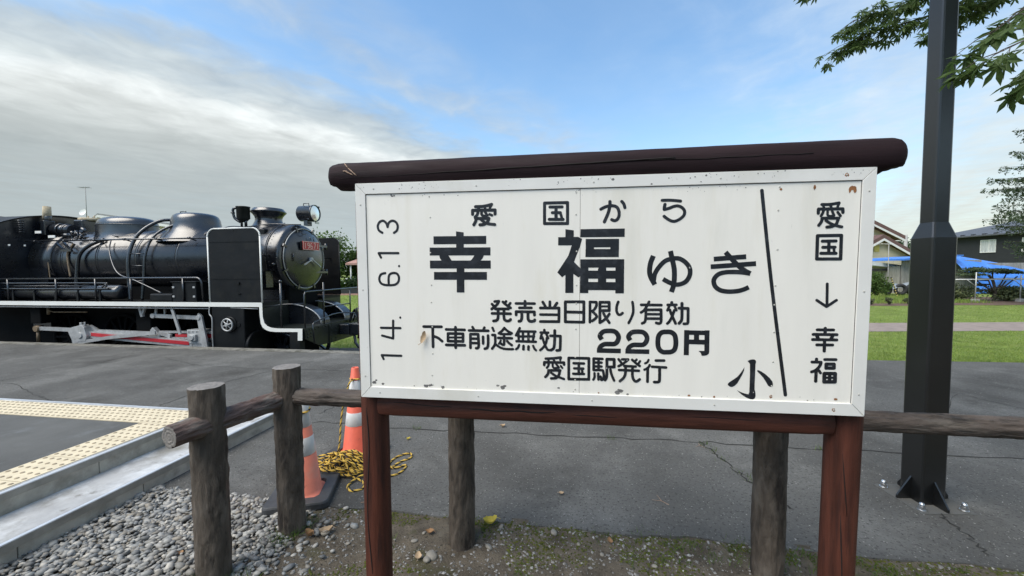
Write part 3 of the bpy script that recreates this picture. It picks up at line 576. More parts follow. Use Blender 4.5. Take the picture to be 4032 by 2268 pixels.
# lettering
GLYPHS = """R12.5:495.7,778.2 523.4,778.6 544.1,781.8 559.6,785.6|r10.3:559.6,784.8 552.6,772.4|r10.4:504.4,776.8 510.3,767.5|r10.3:531.2,778.8 535.4,766.9|r12.5:483.6,748.7 483.7,764.2 573.1,763.6 573.0,748.5|R11.8:505.9,760.8 502.3,747.4 493.5,737.5|R10.7:519.7,758.8 520.5,746.2 531.7,741.4 542.9,744.1|r10.7:531.8,760.3 538.6,749.2|r10.0:551.5,747.8 561.0,743.7|r12.2:495.2,732.4 548.8,731.7|R12.2:497.8,731.5 495.1,720.5 488.0,708.0|R12.1:548.5,731.3 540.9,716.3 527.9,709.0 512.3,707.6|R11.4:514.3,730.3 531.4,716.5 548.6,710.8 571.8,707.7
c11.9:765.5,785.7 852.8,785.6 853.1,706.6 765.5,707.8|r11.6:786.2,770.1 832.3,769.7|r12.5:809.3,769.9 809.4,723.0|r11.6:795.3,748.7 825.8,748.0|r11.6:783.4,723.5 836.3,722.5|r10.2:826.7,744.1 830.8,730.0
R12.3:1010.5,785.1 1010.3,771.2 1005.1,744.8 990.9,710.5|R11.7:977.3,757.9 994.7,766.4 1012.1,769.4 1026.6,768.6 1038.2,761.7 1044.4,745.5 1043.6,729.4 1037.2,717.7 1027.2,714.2 1017.7,718.1|R11.5:1053.8,784.7 1061.0,775.8 1065.5,761.8
R11.2:1199.3,785.2 1215.4,785.4 1236.4,784.3 1264.2,781.0|R11.9:1209.4,770.1 1207.7,760.8 1207.3,752.1|R11.2:1207.3,751.8 1224.4,755.8 1241.0,762.2 1254.9,763.7 1268.9,757.9 1278.9,744.8 1277.1,729.0 1264.2,716.3 1249.0,708.7 1236.5,708.2 1220.9,715.7 1207.0,726.8
r11.0:568.9,405.5 585.5,406.8|R11.3:585.5,406.8 579.3,395.2 569.5,385.4 556.4,375.3|r11.0:558.2,395.0 568.7,383.8|R11.0:601.7,404.1 613.2,393.8 632.4,380.8|r10.3:614.6,406.3 608.4,399.4|r10.3:631.2,399.6 622.0,387.5|r11.4:571.1,376.1 623.6,376.6|r11.1:557.9,358.2 632.0,357.6|R11.7:582.1,375.9 581.8,342.0 575.6,330.7 563.8,328.1|R11.3:605.8,376.1 605.6,340.7 611.2,331.1 620.9,328.7 629.0,331.3 631.9,334.9
r10.9:653.4,398.4 726.5,398.3|r11.8:689.3,406.8 689.2,384.8|r10.9:666.9,381.1 714.1,381.6|r11.5:654.0,353.3 654.0,366.1 725.7,365.7 726.1,353.6|R11.8:676.4,365.6 676.3,341.6 672.3,330.3 665.1,328.1|R11.8:701.1,365.8 701.0,338.7 707.4,329.2 716.1,328.2 724.8,330.2 727.2,334.2
r11.3:758.8,404.4 769.8,385.5|r11.0:786.3,405.9 786.3,383.3|r11.2:813.6,400.9 803.5,385.8|r11.3:749.4,381.4 821.5,381.6 821.1,328.7 749.4,328.1|r10.4:749.4,355.7 821.5,355.5
c11.5:845.8,406.1 916.4,406.6 916.6,327.5 846.1,328.1|r11.5:845.9,366.8 916.3,365.9
r10.6:939.8,327.9 939.7,406.3 963.2,405.5|R10.5:963.2,405.5 963.8,392.1 955.4,376.5 946.7,370.7|R10.6:947.5,370.7 962.8,356.1 963.7,346.3 948.6,333.0|r11.2:977.4,326.8 977.0,405.6 1011.6,405.5 1012.0,373.8 977.3,373.4|r8.0:977.2,389.8 1011.8,390.1|R10.5:990.6,363.8 999.5,346.7 1012.8,327.2|R10.5:1012.4,360.7 1002.7,346.7 990.1,335.1 977.7,327.1
R10.4:1045.5,407.4 1040.2,391.1 1039.6,373.2 1045.3,360.3 1053.2,358.4 1061.8,364.5|R10.0:1097.7,406.9 1100.6,388.4 1100.9,367.4 1094.2,346.2 1085.0,326.9
r10.6:1130.0,396.7 1203.3,396.2|R10.2:1158.5,408.2 1151.0,392.0 1140.5,375.8 1129.7,367.7|R10.5:1147.4,379.1 1147.1,348.5 1144.2,332.3 1134.7,326.5|r10.8:1147.4,377.8 1202.4,378.8|R10.7:1202.4,378.8 1203.6,341.1 1201.5,329.8 1195.4,326.5 1186.1,328.8|r9.6:1150.0,361.4 1200.9,361.6|r10.2:1150.2,344.8 1201.2,345.1
r10.4:1226.3,397.1 1257.0,397.7|r11.3:1240.6,406.3 1240.7,397.6|r9.5:1232.4,393.5 1225.4,376.6|r9.4:1250.7,393.7 1257.9,377.0|R10.4:1234.3,378.3 1240.7,360.8 1248.7,343.3 1255.9,327.6|R10.3:1250.3,376.9 1242.4,352.8 1233.6,335.1 1226.1,326.9|r10.9:1266.8,385.3 1299.4,384.5 1300.2,332.7|R10.3:1300.2,335.9 1297.6,327.9 1285.5,326.6|R11.2:1277.1,403.4 1278.0,358.0 1276.2,338.8 1268.5,328.3
r11.6:275.5,301.1 350.0,301.3|r12.2:313.2,301.0 313.6,218.9|R11.3:317.5,262.2 336.2,254.8 351.9,242.3
r11.5:369.2,290.9 445.5,290.1|r12.0:408.0,300.3 407.8,217.0|c11.5:376.8,274.5 438.9,274.2 438.5,243.3 376.3,243.5|r8.6:376.6,258.6 438.7,259.2|r11.8:368.9,227.8 445.4,227.7
r10.7:478.1,302.1 483.7,292.4|r10.6:526.6,300.7 523.0,293.0|r11.3:463.9,288.2 541.8,288.2|r11.3:468.7,218.0 469.1,273.3 500.6,273.6|R11.3:500.6,273.6 502.7,231.3 499.8,218.7 492.0,217.1|r10.5:469.1,255.6 501.6,255.3|r10.5:468.9,237.6 501.4,237.6|r10.9:520.6,263.8 520.6,236.6|R11.2:541.0,269.0 540.6,232.1 536.3,219.5 527.2,215.8
r9.9:559.2,300.4 564.1,288.2|r11.1:558.4,271.6 569.5,271.4|R10.8:569.5,271.4 569.2,236.7 557.3,216.7|R9.9:569.2,236.7 580.8,227.1 594.3,220.0 610.3,216.4 640.9,216.1|R10.3:584.3,278.8 597.2,288.8 606.5,300.5|R10.3:606.5,300.5 618.1,289.7 636.3,279.6|r9.8:591.0,275.8 631.4,276.1|r10.8:581.7,260.3 636.2,259.8|R10.8:605.1,273.0 605.5,237.4 600.6,233.4 593.2,237.2|R8.8:592.1,249.5 588.3,242.0 584.6,237.0|R10.3:617.8,248.7 625.1,240.3 636.1,232.5
R10.4:668.0,300.3 660.7,286.1 653.3,272.0|r10.4:669.2,287.7 729.5,287.8|r9.7:661.8,267.3 724.6,269.0|r10.5:655.0,248.5 731.2,247.5|r9.7:663.1,281.3 663.9,249.6|r9.9:680.7,287.7 680.5,248.7|r9.9:702.4,288.0 702.3,249.1|r9.6:725.3,287.2 719.8,250.7|R9.5:665.5,233.8 660.4,222.7 653.1,216.4|r10.9:682.9,230.2 682.2,216.8|r10.6:702.5,228.7 702.2,216.2|R9.4:721.0,231.3 725.8,220.4 731.8,214.5
r10.3:750.4,284.6 779.7,284.5|r10.5:764.8,294.7 765.1,284.2|r10.0:754.6,279.2 750.1,261.0|r10.0:772.5,279.5 779.7,263.0|R10.0:757.0,266.0 763.0,246.7 770.2,229.9 777.3,217.9 785.7,215.7|R10.0:774.9,263.9 771.3,244.4 761.8,227.3 748.6,214.8|r10.9:788.6,272.6 827.2,271.7|R11.1:827.2,271.7 826.3,222.6 822.6,216.5 813.1,215.1|R11.4:805.2,293.3 804.7,249.9 801.2,224.5 790.5,216.0
B18.2:985.7,261.2 978.1,274.8 985.5,287.8 998.8,294.5 1026.3,294.9 1040.5,287.8 1048.1,272.4 1044.4,255.9 1033.9,245.6 1016.2,244.3 996.6,243.5 982.4,235.3 976.6,223.2 976.3,210.2|b17.9:967.3,218.4 1057.2,218.5
B17.9:1092.2,260.1 1084.7,273.6 1091.9,286.5 1104.9,293.1 1131.9,293.6 1145.9,286.5 1153.5,271.3 1149.9,254.9 1139.6,244.6 1122.2,243.4 1103.0,242.6 1089.1,234.5 1083.4,222.4 1083.2,209.6|b17.6:1074.3,217.6 1162.7,217.8
C18.0:1224.8,295.1 1240.2,293.9 1252.3,285.1 1257.4,269.0 1258.2,245.6 1253.5,227.5 1241.6,219.1 1226.2,217.5 1212.5,217.9 1200.2,226.3 1193.9,242.5 1193.5,267.8 1198.4,284.2 1209.4,293.4
b16.9:1287.8,293.8 1377.8,293.5|b18.3:1296.4,302.9 1296.8,207.8|b17.5:1368.7,303.2 1369.6,220.2|b17.8:1297.1,259.0 1369.5,258.3|b18.2:1331.4,295.4 1332.2,257.9|p0.0:1340.1,224.9 1377.9,225.8 1377.3,216.0 1370.7,209.5 1359.0,206.9 1352.0,207.3 1348.7,217.1
R10.7:770.6,181.4 799.5,183.3 828.3,187.5|r9.0:829.4,186.7 826.6,177.5|r9.0:778.7,181.0 782.2,172.3|r9.0:799.5,181.5 804.2,172.8|r10.7:764.3,155.9 764.8,167.1 841.2,167.6 841.6,159.7|R9.7:782.2,163.4 779.9,152.7 774.7,145.5|R8.5:797.3,162.6 798.4,149.1 806.5,145.2 821.5,147.4|r8.5:811.1,160.7 820.4,149.2|r8.3:829.0,154.1 834.7,146.6|r10.7:781.1,135.1 826.7,136.4|R10.7:781.1,133.3 778.8,120.8 768.9,108.7|R10.6:824.4,134.0 822.2,119.8 812.4,106.5 791.6,103.4|R9.7:791.5,125.9 806.6,115.7 822.8,109.2 841.2,102.7
c11.2:859.8,186.3 937.0,186.5 937.2,103.9 860.1,102.7|r10.5:878.7,166.0 917.9,166.1|r10.5:898.6,165.4 898.5,125.6|r10.0:881.1,145.9 915.8,146.0|r10.7:877.8,124.4 918.2,125.0|r9.5:910.7,143.5 913.0,126.0
r10.6:955.5,140.9 955.2,186.2 988.1,185.7|r10.1:955.3,170.9 985.2,171.2|r10.1:955.4,155.8 985.1,156.0|r10.0:973.8,184.8 974.1,142.7|R10.3:955.5,140.9 986.7,141.8 992.1,134.5 994.3,117.2 990.6,105.9 984.6,103.9|R9.6:958.6,128.6 959.1,113.6 954.4,103.5|r10.1:973.1,127.7 974.1,104.8|r9.3:982.1,116.8 987.1,102.7|r11.4:1005.4,154.7 1005.1,185.3 1032.4,185.4 1032.8,155.7 1005.4,154.9|R11.0:1005.1,155.9 1005.6,134.9 1004.6,115.1 999.0,103.7|R10.0:1018.9,145.2 1022.6,128.0 1033.0,102.9
r9.9:1049.2,186.1 1058.8,173.4|r9.9:1062.2,186.0 1084.8,186.3|R10.3:1084.8,185.7 1070.6,172.5 1058.9,164.8 1049.5,159.0|R9.8:1099.8,185.3 1114.0,172.4 1128.2,161.8|r8.9:1116.2,186.5 1108.1,177.2|r8.9:1129.1,180.8 1122.8,170.2|r10.1:1070.8,160.5 1113.0,159.5|r10.2:1051.5,144.5 1125.0,143.6|R10.6:1075.5,160.3 1075.2,132.0 1069.0,114.6 1055.0,101.2|R10.6:1101.4,157.4 1101.8,123.0 1107.9,106.0 1117.4,102.0 1128.4,110.3
R8.8:1160.4,186.4 1155.9,177.2 1147.8,172.7|R9.5:1164.8,166.5 1158.6,155.3 1145.9,148.2|r10.9:1157.7,155.3 1157.7,102.1|r10.6:1187.3,184.7 1217.0,185.2|r10.2:1173.6,160.4 1224.6,158.9|R11.1:1201.4,156.5 1201.6,111.4 1197.7,102.5 1182.7,101.3
P0.0:1513.3,191.1 1520.8,195.6 1529.5,197.8 1537.1,197.6 1541.8,193.8 1542.8,188.5 1541.0,179.0 1541.1,141.2 1540.6,105.6 1541.2,84.2 1544.3,73.6 1545.3,60.6 1542.8,52.1 1536.4,47.7 1527.6,47.7 1512.0,53.9 1496.3,64.7 1487.2,72.8 1479.3,80.6 1491.6,74.1 1505.0,69.2 1520.5,65.8 1522.9,75.2 1523.1,105.0 1523.1,140.7 1521.9,179.7 1519.0,184.9|p0.0:1503.1,168.3 1502.3,156.7 1497.3,141.1 1488.0,121.7 1480.7,107.2 1472.2,97.4 1462.4,91.6 1454.6,92.6 1447.2,98.9 1447.1,103.7 1451.9,109.2 1466.0,119.8 1480.0,131.0 1490.6,145.6 1497.9,157.7|p0.0:1547.4,154.4 1548.7,157.8 1553.6,157.5 1563.5,152.5 1578.0,142.3 1591.4,129.8 1600.4,118.2 1603.4,108.9 1603.7,101.8 1600.0,97.5 1593.6,96.7 1586.9,101.2 1578.9,115.2 1568.6,131.4 1556.2,145.2
R10.6:1742.0,757.4 1763.3,756.9 1780.9,758.8 1796.9,761.6|r9.1:1797.6,760.8 1793.0,749.0|r8.6:1745.8,754.1 1749.0,746.9|r8.5:1767.8,755.2 1772.5,747.9|r11.0:1731.3,727.3 1731.5,741.7 1809.7,740.7 1810.7,728.5|R9.5:1748.0,736.5 1745.4,727.0 1740.6,717.5|R8.3:1761.3,734.6 1761.9,720.3 1769.5,716.2 1781.2,717.5|r8.8:1776.1,732.7 1782.6,718.3|r9.1:1793.9,729.2 1803.2,716.3|r10.1:1747.6,709.4 1798.4,708.4|R10.7:1744.0,707.9 1742.2,696.7 1734.5,684.8|R10.3:1796.3,706.9 1791.2,689.4 1778.3,680.1 1760.7,678.0|R9.8:1756.8,701.2 1773.5,689.8 1790.0,683.1 1809.0,678.0
c11.6:1732.3,647.9 1809.4,648.0 1810.5,565.0 1733.0,565.6|r11.0:1748.7,628.4 1792.6,628.7|r10.9:1770.2,628.1 1770.8,585.5|r10.7:1751.1,607.0 1790.3,606.9|r11.0:1745.6,585.7 1794.2,585.3|r8.9:1786.8,603.0 1789.2,586.9
r9.7:1771.0,476.7 1773.2,396.3|r9.8:1738.9,418.1 1772.1,395.0 1803.2,418.5
r10.5:1744.9,311.2 1798.5,311.3|r11.1:1771.0,317.0 1771.2,298.0|r10.6:1732.0,294.4 1810.3,294.6|r10.6:1730.8,275.7 1810.2,275.6|r12.1:1744.3,289.3 1749.2,279.4|r12.0:1796.1,290.2 1792.1,280.2|r11.1:1770.6,273.2 1770.7,234.6|r10.3:1745.3,256.7 1797.5,257.1
r10.9:1746.7,204.4 1747.3,196.0|r10.6:1732.2,193.1 1761.8,193.4|R10.9:1761.8,193.4 1759.9,183.0 1751.4,169.3 1741.1,160.6 1732.1,157.0|r11.5:1747.2,160.8 1747.2,123.0|r9.7:1756.2,162.8 1761.9,153.7|r10.5:1774.2,203.7 1810.6,204.1|c12.1:1779.4,186.8 1805.0,187.2 1805.6,173.0 1779.7,172.3|c12.8:1774.5,152.4 1810.2,153.0 1810.7,122.9 1774.9,121.7|r11.3:1792.2,152.4 1793.0,122.0|r8.5:1775.1,137.0 1810.4,138.1
b31.5:323.1,649.4 537.1,648.3|b31.6:306.5,604.7 553.5,603.4|b31.7:306.6,552.8 554.1,551.6|b31.2:322.6,507.2 538.4,506.9|p0.0:415.9,683.3 446.7,678.9 446.2,603.8 415.6,604.1|b31.1:432.1,552.2 431.2,440.7|p0.0:345.1,591.5 381.7,591.3 398.0,565.9 356.2,566.1 348.5,577.3|p0.0:490.8,590.4 528.4,590.1 520.7,575.2 511.4,565.2 469.4,565.5 478.7,572.4
p0.0:845.3,685.1 876.7,680.1 876.8,655.1 893.1,655.4 908.1,647.5 901.9,622.9 878.2,560.1 902.4,535.7 902.6,505.5 894.9,500.6 876.1,514.3 876.5,440.8 845.4,440.7 845.6,510.4 833.0,501.0 814.8,519.9 839.6,557.4 856.9,584.5 869.3,623.2 817.7,623.8 817.6,654.9 845.1,654.9|p0.0:902.5,684.1 1065.9,684.2 1065.8,653.1 901.7,653.4|p0.0:921.8,646.8 1045.7,646.1 1045.7,614.6 922.0,615.0|p0.0:921.7,608.6 1045.4,607.6 1045.2,577.3 921.3,578.2|p0.0:922.0,616.9 952.8,616.6 952.9,606.9 922.1,607.2|p0.0:1013.8,615.9 1045.7,615.6 1045.8,606.4 1013.9,606.7|p0.0:902.2,569.7 1065.5,569.2 1065.5,537.9 902.4,538.0|p0.0:902.5,526.9 1065.3,525.8 1065.7,495.4 902.6,495.9|p0.0:901.7,483.4 1065.5,482.1 1065.9,451.8 901.9,452.1|p0.0:902.4,539.5 932.8,539.4 932.8,440.5 901.6,440.3|p0.0:968.7,539.3 999.2,539.2 999.7,481.1 968.8,481.1|p0.0:1033.5,539.0 1065.5,538.9 1065.6,440.2 1034.0,440.1
B18.4:1171.4,581.2 1162.1,555.8 1158.4,526.4 1163.0,502.0 1178.6,473.3|B16.8:1173.8,488.1 1178.7,515.9 1193.3,540.1 1212.9,560.7 1235.9,569.2 1262.3,570.4 1285.6,556.9 1300.8,536.2 1303.3,512.2 1293.6,489.8 1277.4,477.7 1254.4,473.4 1231.0,481.1 1207.5,494.1|B18.2:1232.0,598.4 1239.3,567.5 1246.6,533.0 1248.1,498.5 1245.4,469.0 1238.4,445.6
b17.4:1385.4,567.4 1496.9,575.5|b17.5:1375.3,539.3 1531.1,550.1|B17.3:1425.6,592.4 1447.1,567.8 1473.4,540.6 1492.9,525.3 1513.0,513.8|B16.6:1513.0,513.8 1485.1,518.6 1453.2,520.0 1426.1,518.7 1403.7,512.0 1389.6,496.7 1387.6,481.3 1395.3,464.2 1413.4,452.2 1439.3,448.0 1469.6,449.9 1491.8,455.9 1509.0,464.4
R9.7:109.3,682.4 95.0,692.2 90.2,708.9 98.2,725.4 113.7,730.5 126.6,720.8 131.9,705.3|R9.7:131.9,705.3 137.6,721.8 151.0,729.8 166.1,725.4 174.9,709.6 171.0,691.0 158.5,681.6
r9.7:100.8,582.0 91.2,600.2 174.9,599.4
r8.8:176.7,547.6 176.6,546.7
R9.7:116.9,518.8 99.0,513.7 91.0,496.8 95.8,479.9 113.4,470.6 153.2,470.6 171.1,482.1 175.1,501.0 167.6,515.7 152.2,519.1 136.6,513.7 131.0,498.9 131.1,471.5
r8.8:176.9,337.2 176.9,336.4
r9.8:146.0,323.6 144.1,249.8 96.6,261.0|r9.9:93.0,293.3 176.3,293.3
r9.9:100.7,163.3 93.0,178.8 177.1,178.2
R12.3:1542.4,811.3 1586.7,471.4 1647.2,68.6"""
def ribbon(P, w):
    n = len(P); Lf = []
    for i, p in enumerate(P):
        d = (P[min(i+1, n-1)]-P[max(i-1, 0)]).normalized(); s = V((-d.y, d.x, 0))*w/2; Lf += [p-s, p+s]
    return Lf, [(2*i, 2*i+1, 2*i+3, 2*i+2) for i in range(n-1)]
for gl in GLYPHS.split('\n'):
    m = MB(); lay = [0]
    def put(vs, fs):
        y = -.0007-lay[0]*.00002; lay[0] += 1
        m.add([(v.x/1000, y, ZB+v.y/1000) for v in vs], fs)
    def disc(c_, r): put([c_+V((math.cos(a*math.pi/8)*r, math.sin(a*math.pi/8)*r, 0)) for a in range(16)], [tuple(range(16))])
    for s_ in gl.split('|'):
        hd, ps = s_.split(':'); kd = hd[0]; w = float(hd[1:]); P = [V((*map(float, q.split(',')), 0)) for q in ps.split()]
        if kd in 'pP': put(P, [tuple(range(len(P)))]); continue
        if kd == 'R':
            P = crom(P, 6); put(*ribbon(P, w)); disc(P[0], w/2); disc(P[-1], w/2)
        elif kd == 'B': put(*ribbon(crom(P, 6), w))
        elif kd == 'C': P = crom(P, 5, True); P += [P[0], P[1]]; put(*ribbon(P, w))
        elif kd == 'b': put(*ribbon(P, w))
        else:
            Q = P+[P[0]] if kd == 'c' else P
            for A_, B_ in zip(Q, Q[1:]): put(*ribbon([A_, B_], w))
            for q in P: disc(q, w/2)
    me_ = m.build('character', 'lettering', sign, fix=False)
# screws, rust and peeled paint
def spot(x, z, r, y, mt, nm, seed, sq=1.0):
    mm = MB(); pts = [(x+math.cos(a*.45)*r*(1+.55*noise.noise(V((math.cos(a*.45)*1.7, math.sin(a*.45)*1.7, seed)))), y, z+math.sin(a*.45)*r*sq*(1+.55*noise.noise(V((math.cos(a*.45)*1.7, math.sin(a*.45)*1.7, seed+4))))) for a in range(14)]
    mm.add(pts, [tuple(range(14))]); mm.build(nm, mt, sign, fix=False)
scr = MB(); scr.lathe([(.0034, 0), (.0032, .0010), (.0016, .0014)], (0, 0, 0), 'y', 12)
s0 = None
pos = [(.078, .858), (.021, .795), (1.815, .857), (.083, .022), (1.808, .020), (.021, .09), (.021, .45), (.5, .858), (.95, .858), (1.4, .858), (.5, .022), (.95, .022), (1.4, .022), (1.888, .45), (1.888, .8), (1.888, .08)]
for i, (x, z) in enumerate(pos):
    if s0 is None: s0 = scr.build('screw', 'screw', sign, loc=(x, -.0050, ZB+z)); s0.rotation_euler = (0, 0, math.pi)
    else: copy_obj(s0, sign, (x, -.0050, ZB+z))
for x in (.886, .310, 1.60):
    for z in (.822, .74, .60, .47, .40, .30, .19, .10, .062): copy_obj(s0, sign, (x+RN.uniform(-.002, .002), .0002, ZB+z))
for i, (x, z, r) in enumerate([(.058, .063, .010), (.066, .072, .005), (.095, .058, .006), (.281, .056, .010), (.296, .058, .006), (.305, .060, .007), (.352, .052, .008), (.579, .067, .006), (.598, .060, .010), (.606, .066, .006), (1.046, .056, .011), (1.060, .062, .008), (1.052, .066, .006), (1.085, .050, .005), (.821, .066, .005), (.15, .832, .004), (.155, .828, .005), (.163, .830, .004), (1.02, .866, .006), (1.35, .870, .004), (1.16, .845, .004)]):
    spot(x, ZB+z, r, -.0002-.00002*i if z < .838 else -.0052, 'flake', 'paint_flake', i, .7)
for i, (x, z, r, sq) in enumerate([(1.838, .812, .007, 1.2), (1.846, .806, .005, 2.2), (1.830, .806, .004, 2.5), (1.716, .818, .004, 2.2), (1.606, .814, .004, 1), (1.816, .058, .006, .7), (1.598, .060, .006, 1), (1.40, .052, .004, 1), (1.31, .054, .005, .7), (.975, .052, .003, 1)]):
    spot(x, ZB+z, r, -.0008-.00002*i, 'rust', 'rust_stain', i+30, sq)
for i, (x, z) in enumerate([(1.808, .020), (1.815, .857)]): spot(x, ZB+z, .0065, -.0051, 'rust', 'rust_stain', i+60)
mk = MB(); rr = random.Random(15)
for k in range(260):
    if rr.random() < .6: x = rr.uniform(.02, 1.89); z = .878-abs(rr.gauss(0, .016)); cl = noise.noise(V((x*5, 2, 0)))
    else: x = rr.uniform(.05, 1.86); z = .836-abs(rr.gauss(0, .012)) if rr.random() < .6 else .047+abs(rr.gauss(0, .008)); cl = noise.noise(V((x*6, 9, 0)))
    if cl < -.05 or .835 < z < .841: continue
    s = rr.choice((.0008, .001, .0013, .0018, .0026)); y = -.0054 if z > .838 else -.00025; a0 = rr.uniform(0, 6)
    mk.add([(x+math.cos(a0+a_*1.257)*s*rr.uniform(.6, 1.3), y-.000002*k, ZB+z+math.sin(a0+a_*1.257)*s*rr.uniform(.5, 1.2)) for a_ in range(5)], [(0, 1, 2, 3, 4)])
mk.build('mould_specks', 'flake', sign, fix=False, kind='stuff')
lf = curl_leaf(.052, .011, .25, 4.4).build('dead_leaf', 'pale_leaf', label='dry folded brown leaf stuck to the white board beside the lettering', cat='leaf', fix=False)
lf.matrix_world = Matrix.Translation(org+SU*.278+SV*(ZB+.262)-SB*.006) @ (Matrix((SU, SV, -SB)).transposed().to_4x4()) @ Matrix.Rotation(math.radians(72), 4, 'Z')

# ------------------------------------------------------------------ traffic cones
def cone(x, y, rz, mt, bands, label, hh=.71):
    t = empty('traffic_cone', (x, y, 0), rz, label=label, cat='traffic cone', group='traffic cones by the steps')
    m = MB(); R2 = .04; s = .2
    pts = []
    for cx_, cy_, a0 in ((s-R2, s-R2, 0), (-s+R2, s-R2, 90), (-s+R2, -s+R2, 180), (s-R2, -s+R2, 270)):
        for k in range(5): a = math.radians(a0+k*22.5); pts.append((cx_+R2*math.cos(a), cy_+R2*math.sin(a)))
    n = len(pts); ring = lambda f, z: [(px_*f, py_*f, z) for px_, py_ in pts]
    hole = [(.158*math.cos(math.atan2(py_, px_)), .158*math.sin(math.atan2(py_, px_)), .045) for px_, py_ in pts]
    hole2 = [(a_*.97, b_*.97, .016) for a_, b_, _ in hole]
    vs = ring(1, 0)+ring(1.0, .032)+ring(.97, .045)+hole+hole2
    m.add(vs, [(r*n+j, r*n+(j+1) % n, (r+1)*n+(j+1) % n, (r+1)*n+j) for r in range(4) for j in range(n)]); m.add(hole2, [tuple(range(n))])
    m.build('base', 'rubber', t, bevel=.004)
    rad = lambda z: .030+(.118-.030)*(1-z/hh)
    m = MB(); m.lathe([(.150, .017), (.148, .024), (.128, .030), (rad(.05), .05), (rad(hh), hh), (.026, hh+.004), (.020, hh), (.020, hh-.05)], n=36, capa=False); m.build('body', mt, t, fix=False)
    for a_, b in bands: MB().lathe([(rad(a_), a_), (rad(a_)+.0015, a_+.002), (rad(b)+.0015, b-.002), (rad(b), b)], n=36, capa=False, capb=False).build('reflective_band', 'cone_white', t, fix=False)
    return t
cone(-1.4535, 2.60, .20, 'cone_faded', [(.30, .42), (.49, .655)], 'faded pink traffic cone on black rubber base behind the log fence post', .72)
cone(-1.325, 3.20, -.35, 'cone_orange', [(.262, .370), (.43, .635)], 'bright orange traffic cone partly hidden behind the left sign post', .735)
# rope
def twist_rope(mb, pts, r=.0078, pitch=.062, n=9):
    P = [V(p) for p in pts]; s = 0.0; prev = None; vs = []; rings = []
    for i, p in enumerate(P):
        d = (P[min(i+1, len(P)-1)]-P[max(0, i-1)]).normalized()
        if i: s += (p-P[i-1]).length
        a = d.orthogonal().normalized() if prev is None else (prev-d*prev.dot(d)).normalized()
        prev = a; b = d.cross(a); ph = s/pitch*2*math.pi
        for j in range(n):
            th = 2*math.pi*j/n+ph; k = r*(1 if j % 3 else .72); vs.append(p+(a*math.cos(th)+b*math.sin(th))*k)
    K = len(P)
    for mi, js in ((0, (0, 1, 2, 3, 4, 5)), (1, (6, 7, 8))):
        mb.add(vs, [(i*n+j, i*n+(j+1) % n, (i+1)*n+(j+1) % n, (i+1)*n+j) for i in range(K-1) for j in js], mi, False)
def resample(P, step):
    out = [P[0].copy()]; acc = 0
    for a_, b in zip(P, P[1:]):
        L_ = (b-a_).length
        while acc+L_ >= step:
            t = (step-acc)/L_; a_ = a_.lerp(b, t); out.append(a_.copy()); L_ = (b-a_).length; acc = 0
        acc += L_
    return out
rr = random.Random(77); ctl = []
for i in range(66):
    a_ = i*1.25+rr.uniform(-.7, .7); rad_ = rr.uniform(.05, .25); t = i/66; top = rr.random()
    ctl.append(V((-1.315+.03*math.sin(i*.7)+rad_*math.cos(a_)*1.05, 2.925+rad_*math.sin(a_)*.62, .010+.17*top*(1-rad_/.34)+.02*rr.random())))
ctl += [V((-1.10, 2.86, .03)), V((-1.02, 2.80, .01)), V((-.92, 3.02, .008)), V((-.845, 3.10, .008)), V((-.87, 3.17, .012)), V((-.96, 3.12, .008)), V((-.99, 3.0, .01)), V((-.93, 2.93, .012)), V((-.85, 2.98, .008)), V((-.86, 2.88, .008)), V((-.93, 2.82, .008)), V((-1.05, 2.84, .012)), V((-1.14, 2.80, .02)), V((-1.19, 2.70, .008)), V((-1.14, 2.63, .007)), V((-1.07, 2.66, .007)), V((-1.10, 2.74, .010)), V((-1.2, 2.8, .02)), V((-1.3, 2.86, .05))]
m = MB(); twist_rope(m, resample(crom(ctl, 14), .0065))
ctl = [V((-1.37, 2.93, .10)), V((-1.36, 2.96, .22)), V((-1.365, 3.0, .36)), V((-1.355, 3.04, .50)), V((-1.345, 3.12, .62)), V((-1.325, 3.155, .645)), V((-1.285, 3.18, .645)), V((-1.285, 3.23, .645)), V((-1.335, 3.245, .645)), V((-1.365, 3.2, .645)), V((-1.33, 3.155, .65))]
twist_rope(m, resample(crom(ctl, 14), .0065))
ctl = [V((-1.4535+.051*math.cos(a_), 2.60+.051*math.sin(a_), .595+.004*math.sin(a_*2))) for a_ in [i*.6 for i in range(12)]]; twist_rope(m, resample(crom(ctl, 8), .0065))
m.build('rope', ['rope_yellow', 'rope_black'], label='tangled yellow and black twisted rope heaped between the two traffic cones', cat='rope', fix=False)

# ------------------------------------------------------------------ lamp pole
pole = empty('lamp_pole', (2.735, 2.505, 0), math.radians(-2), label='dark grey square steel lamp pole bolted to the asphalt', cat='pole')
def sq_tube(prof, ch=.012):
    m = MB(); vs = []
    for s, z in prof:
        h = s/2; c_ = ch
        for x, y in ((-h, -h+c_), (-h+c_*.3, -h+c_*.3), (-h+c_, -h), (h-c_, -h), (h-c_*.3, -h+c_*.3), (h, -h+c_), (h, h-c_), (h-c_*.3, h-c_*.3), (h-c_, h), (-h+c_, h), (-h+c_*.3, h-c_*.3), (-h, h-c_)): vs.append((x, y, z))
    k = len(prof); m.add(vs, [(i*12+j, i*12+(j+1) % 12, (i+1)*12+(j+1) % 12, (i+1)*12+j) for i in range(k-1) for j in range(12)]); m.add(vs[:12], [tuple(range(12))]); m.add(vs[-12:], [tuple(range(12))]); return m
sq_tube([(.152, 0), (.152, 1.735)]).build('lower_shaft', 'pole', pole)
sq_tube([(.152, 1.7352), (.098, 1.835)]).build('shoulder', 'pole', pole)
sq_tube([(.098, 1.8352), (.094, 5.2)]).build('upper_shaft', 'pole', pole)
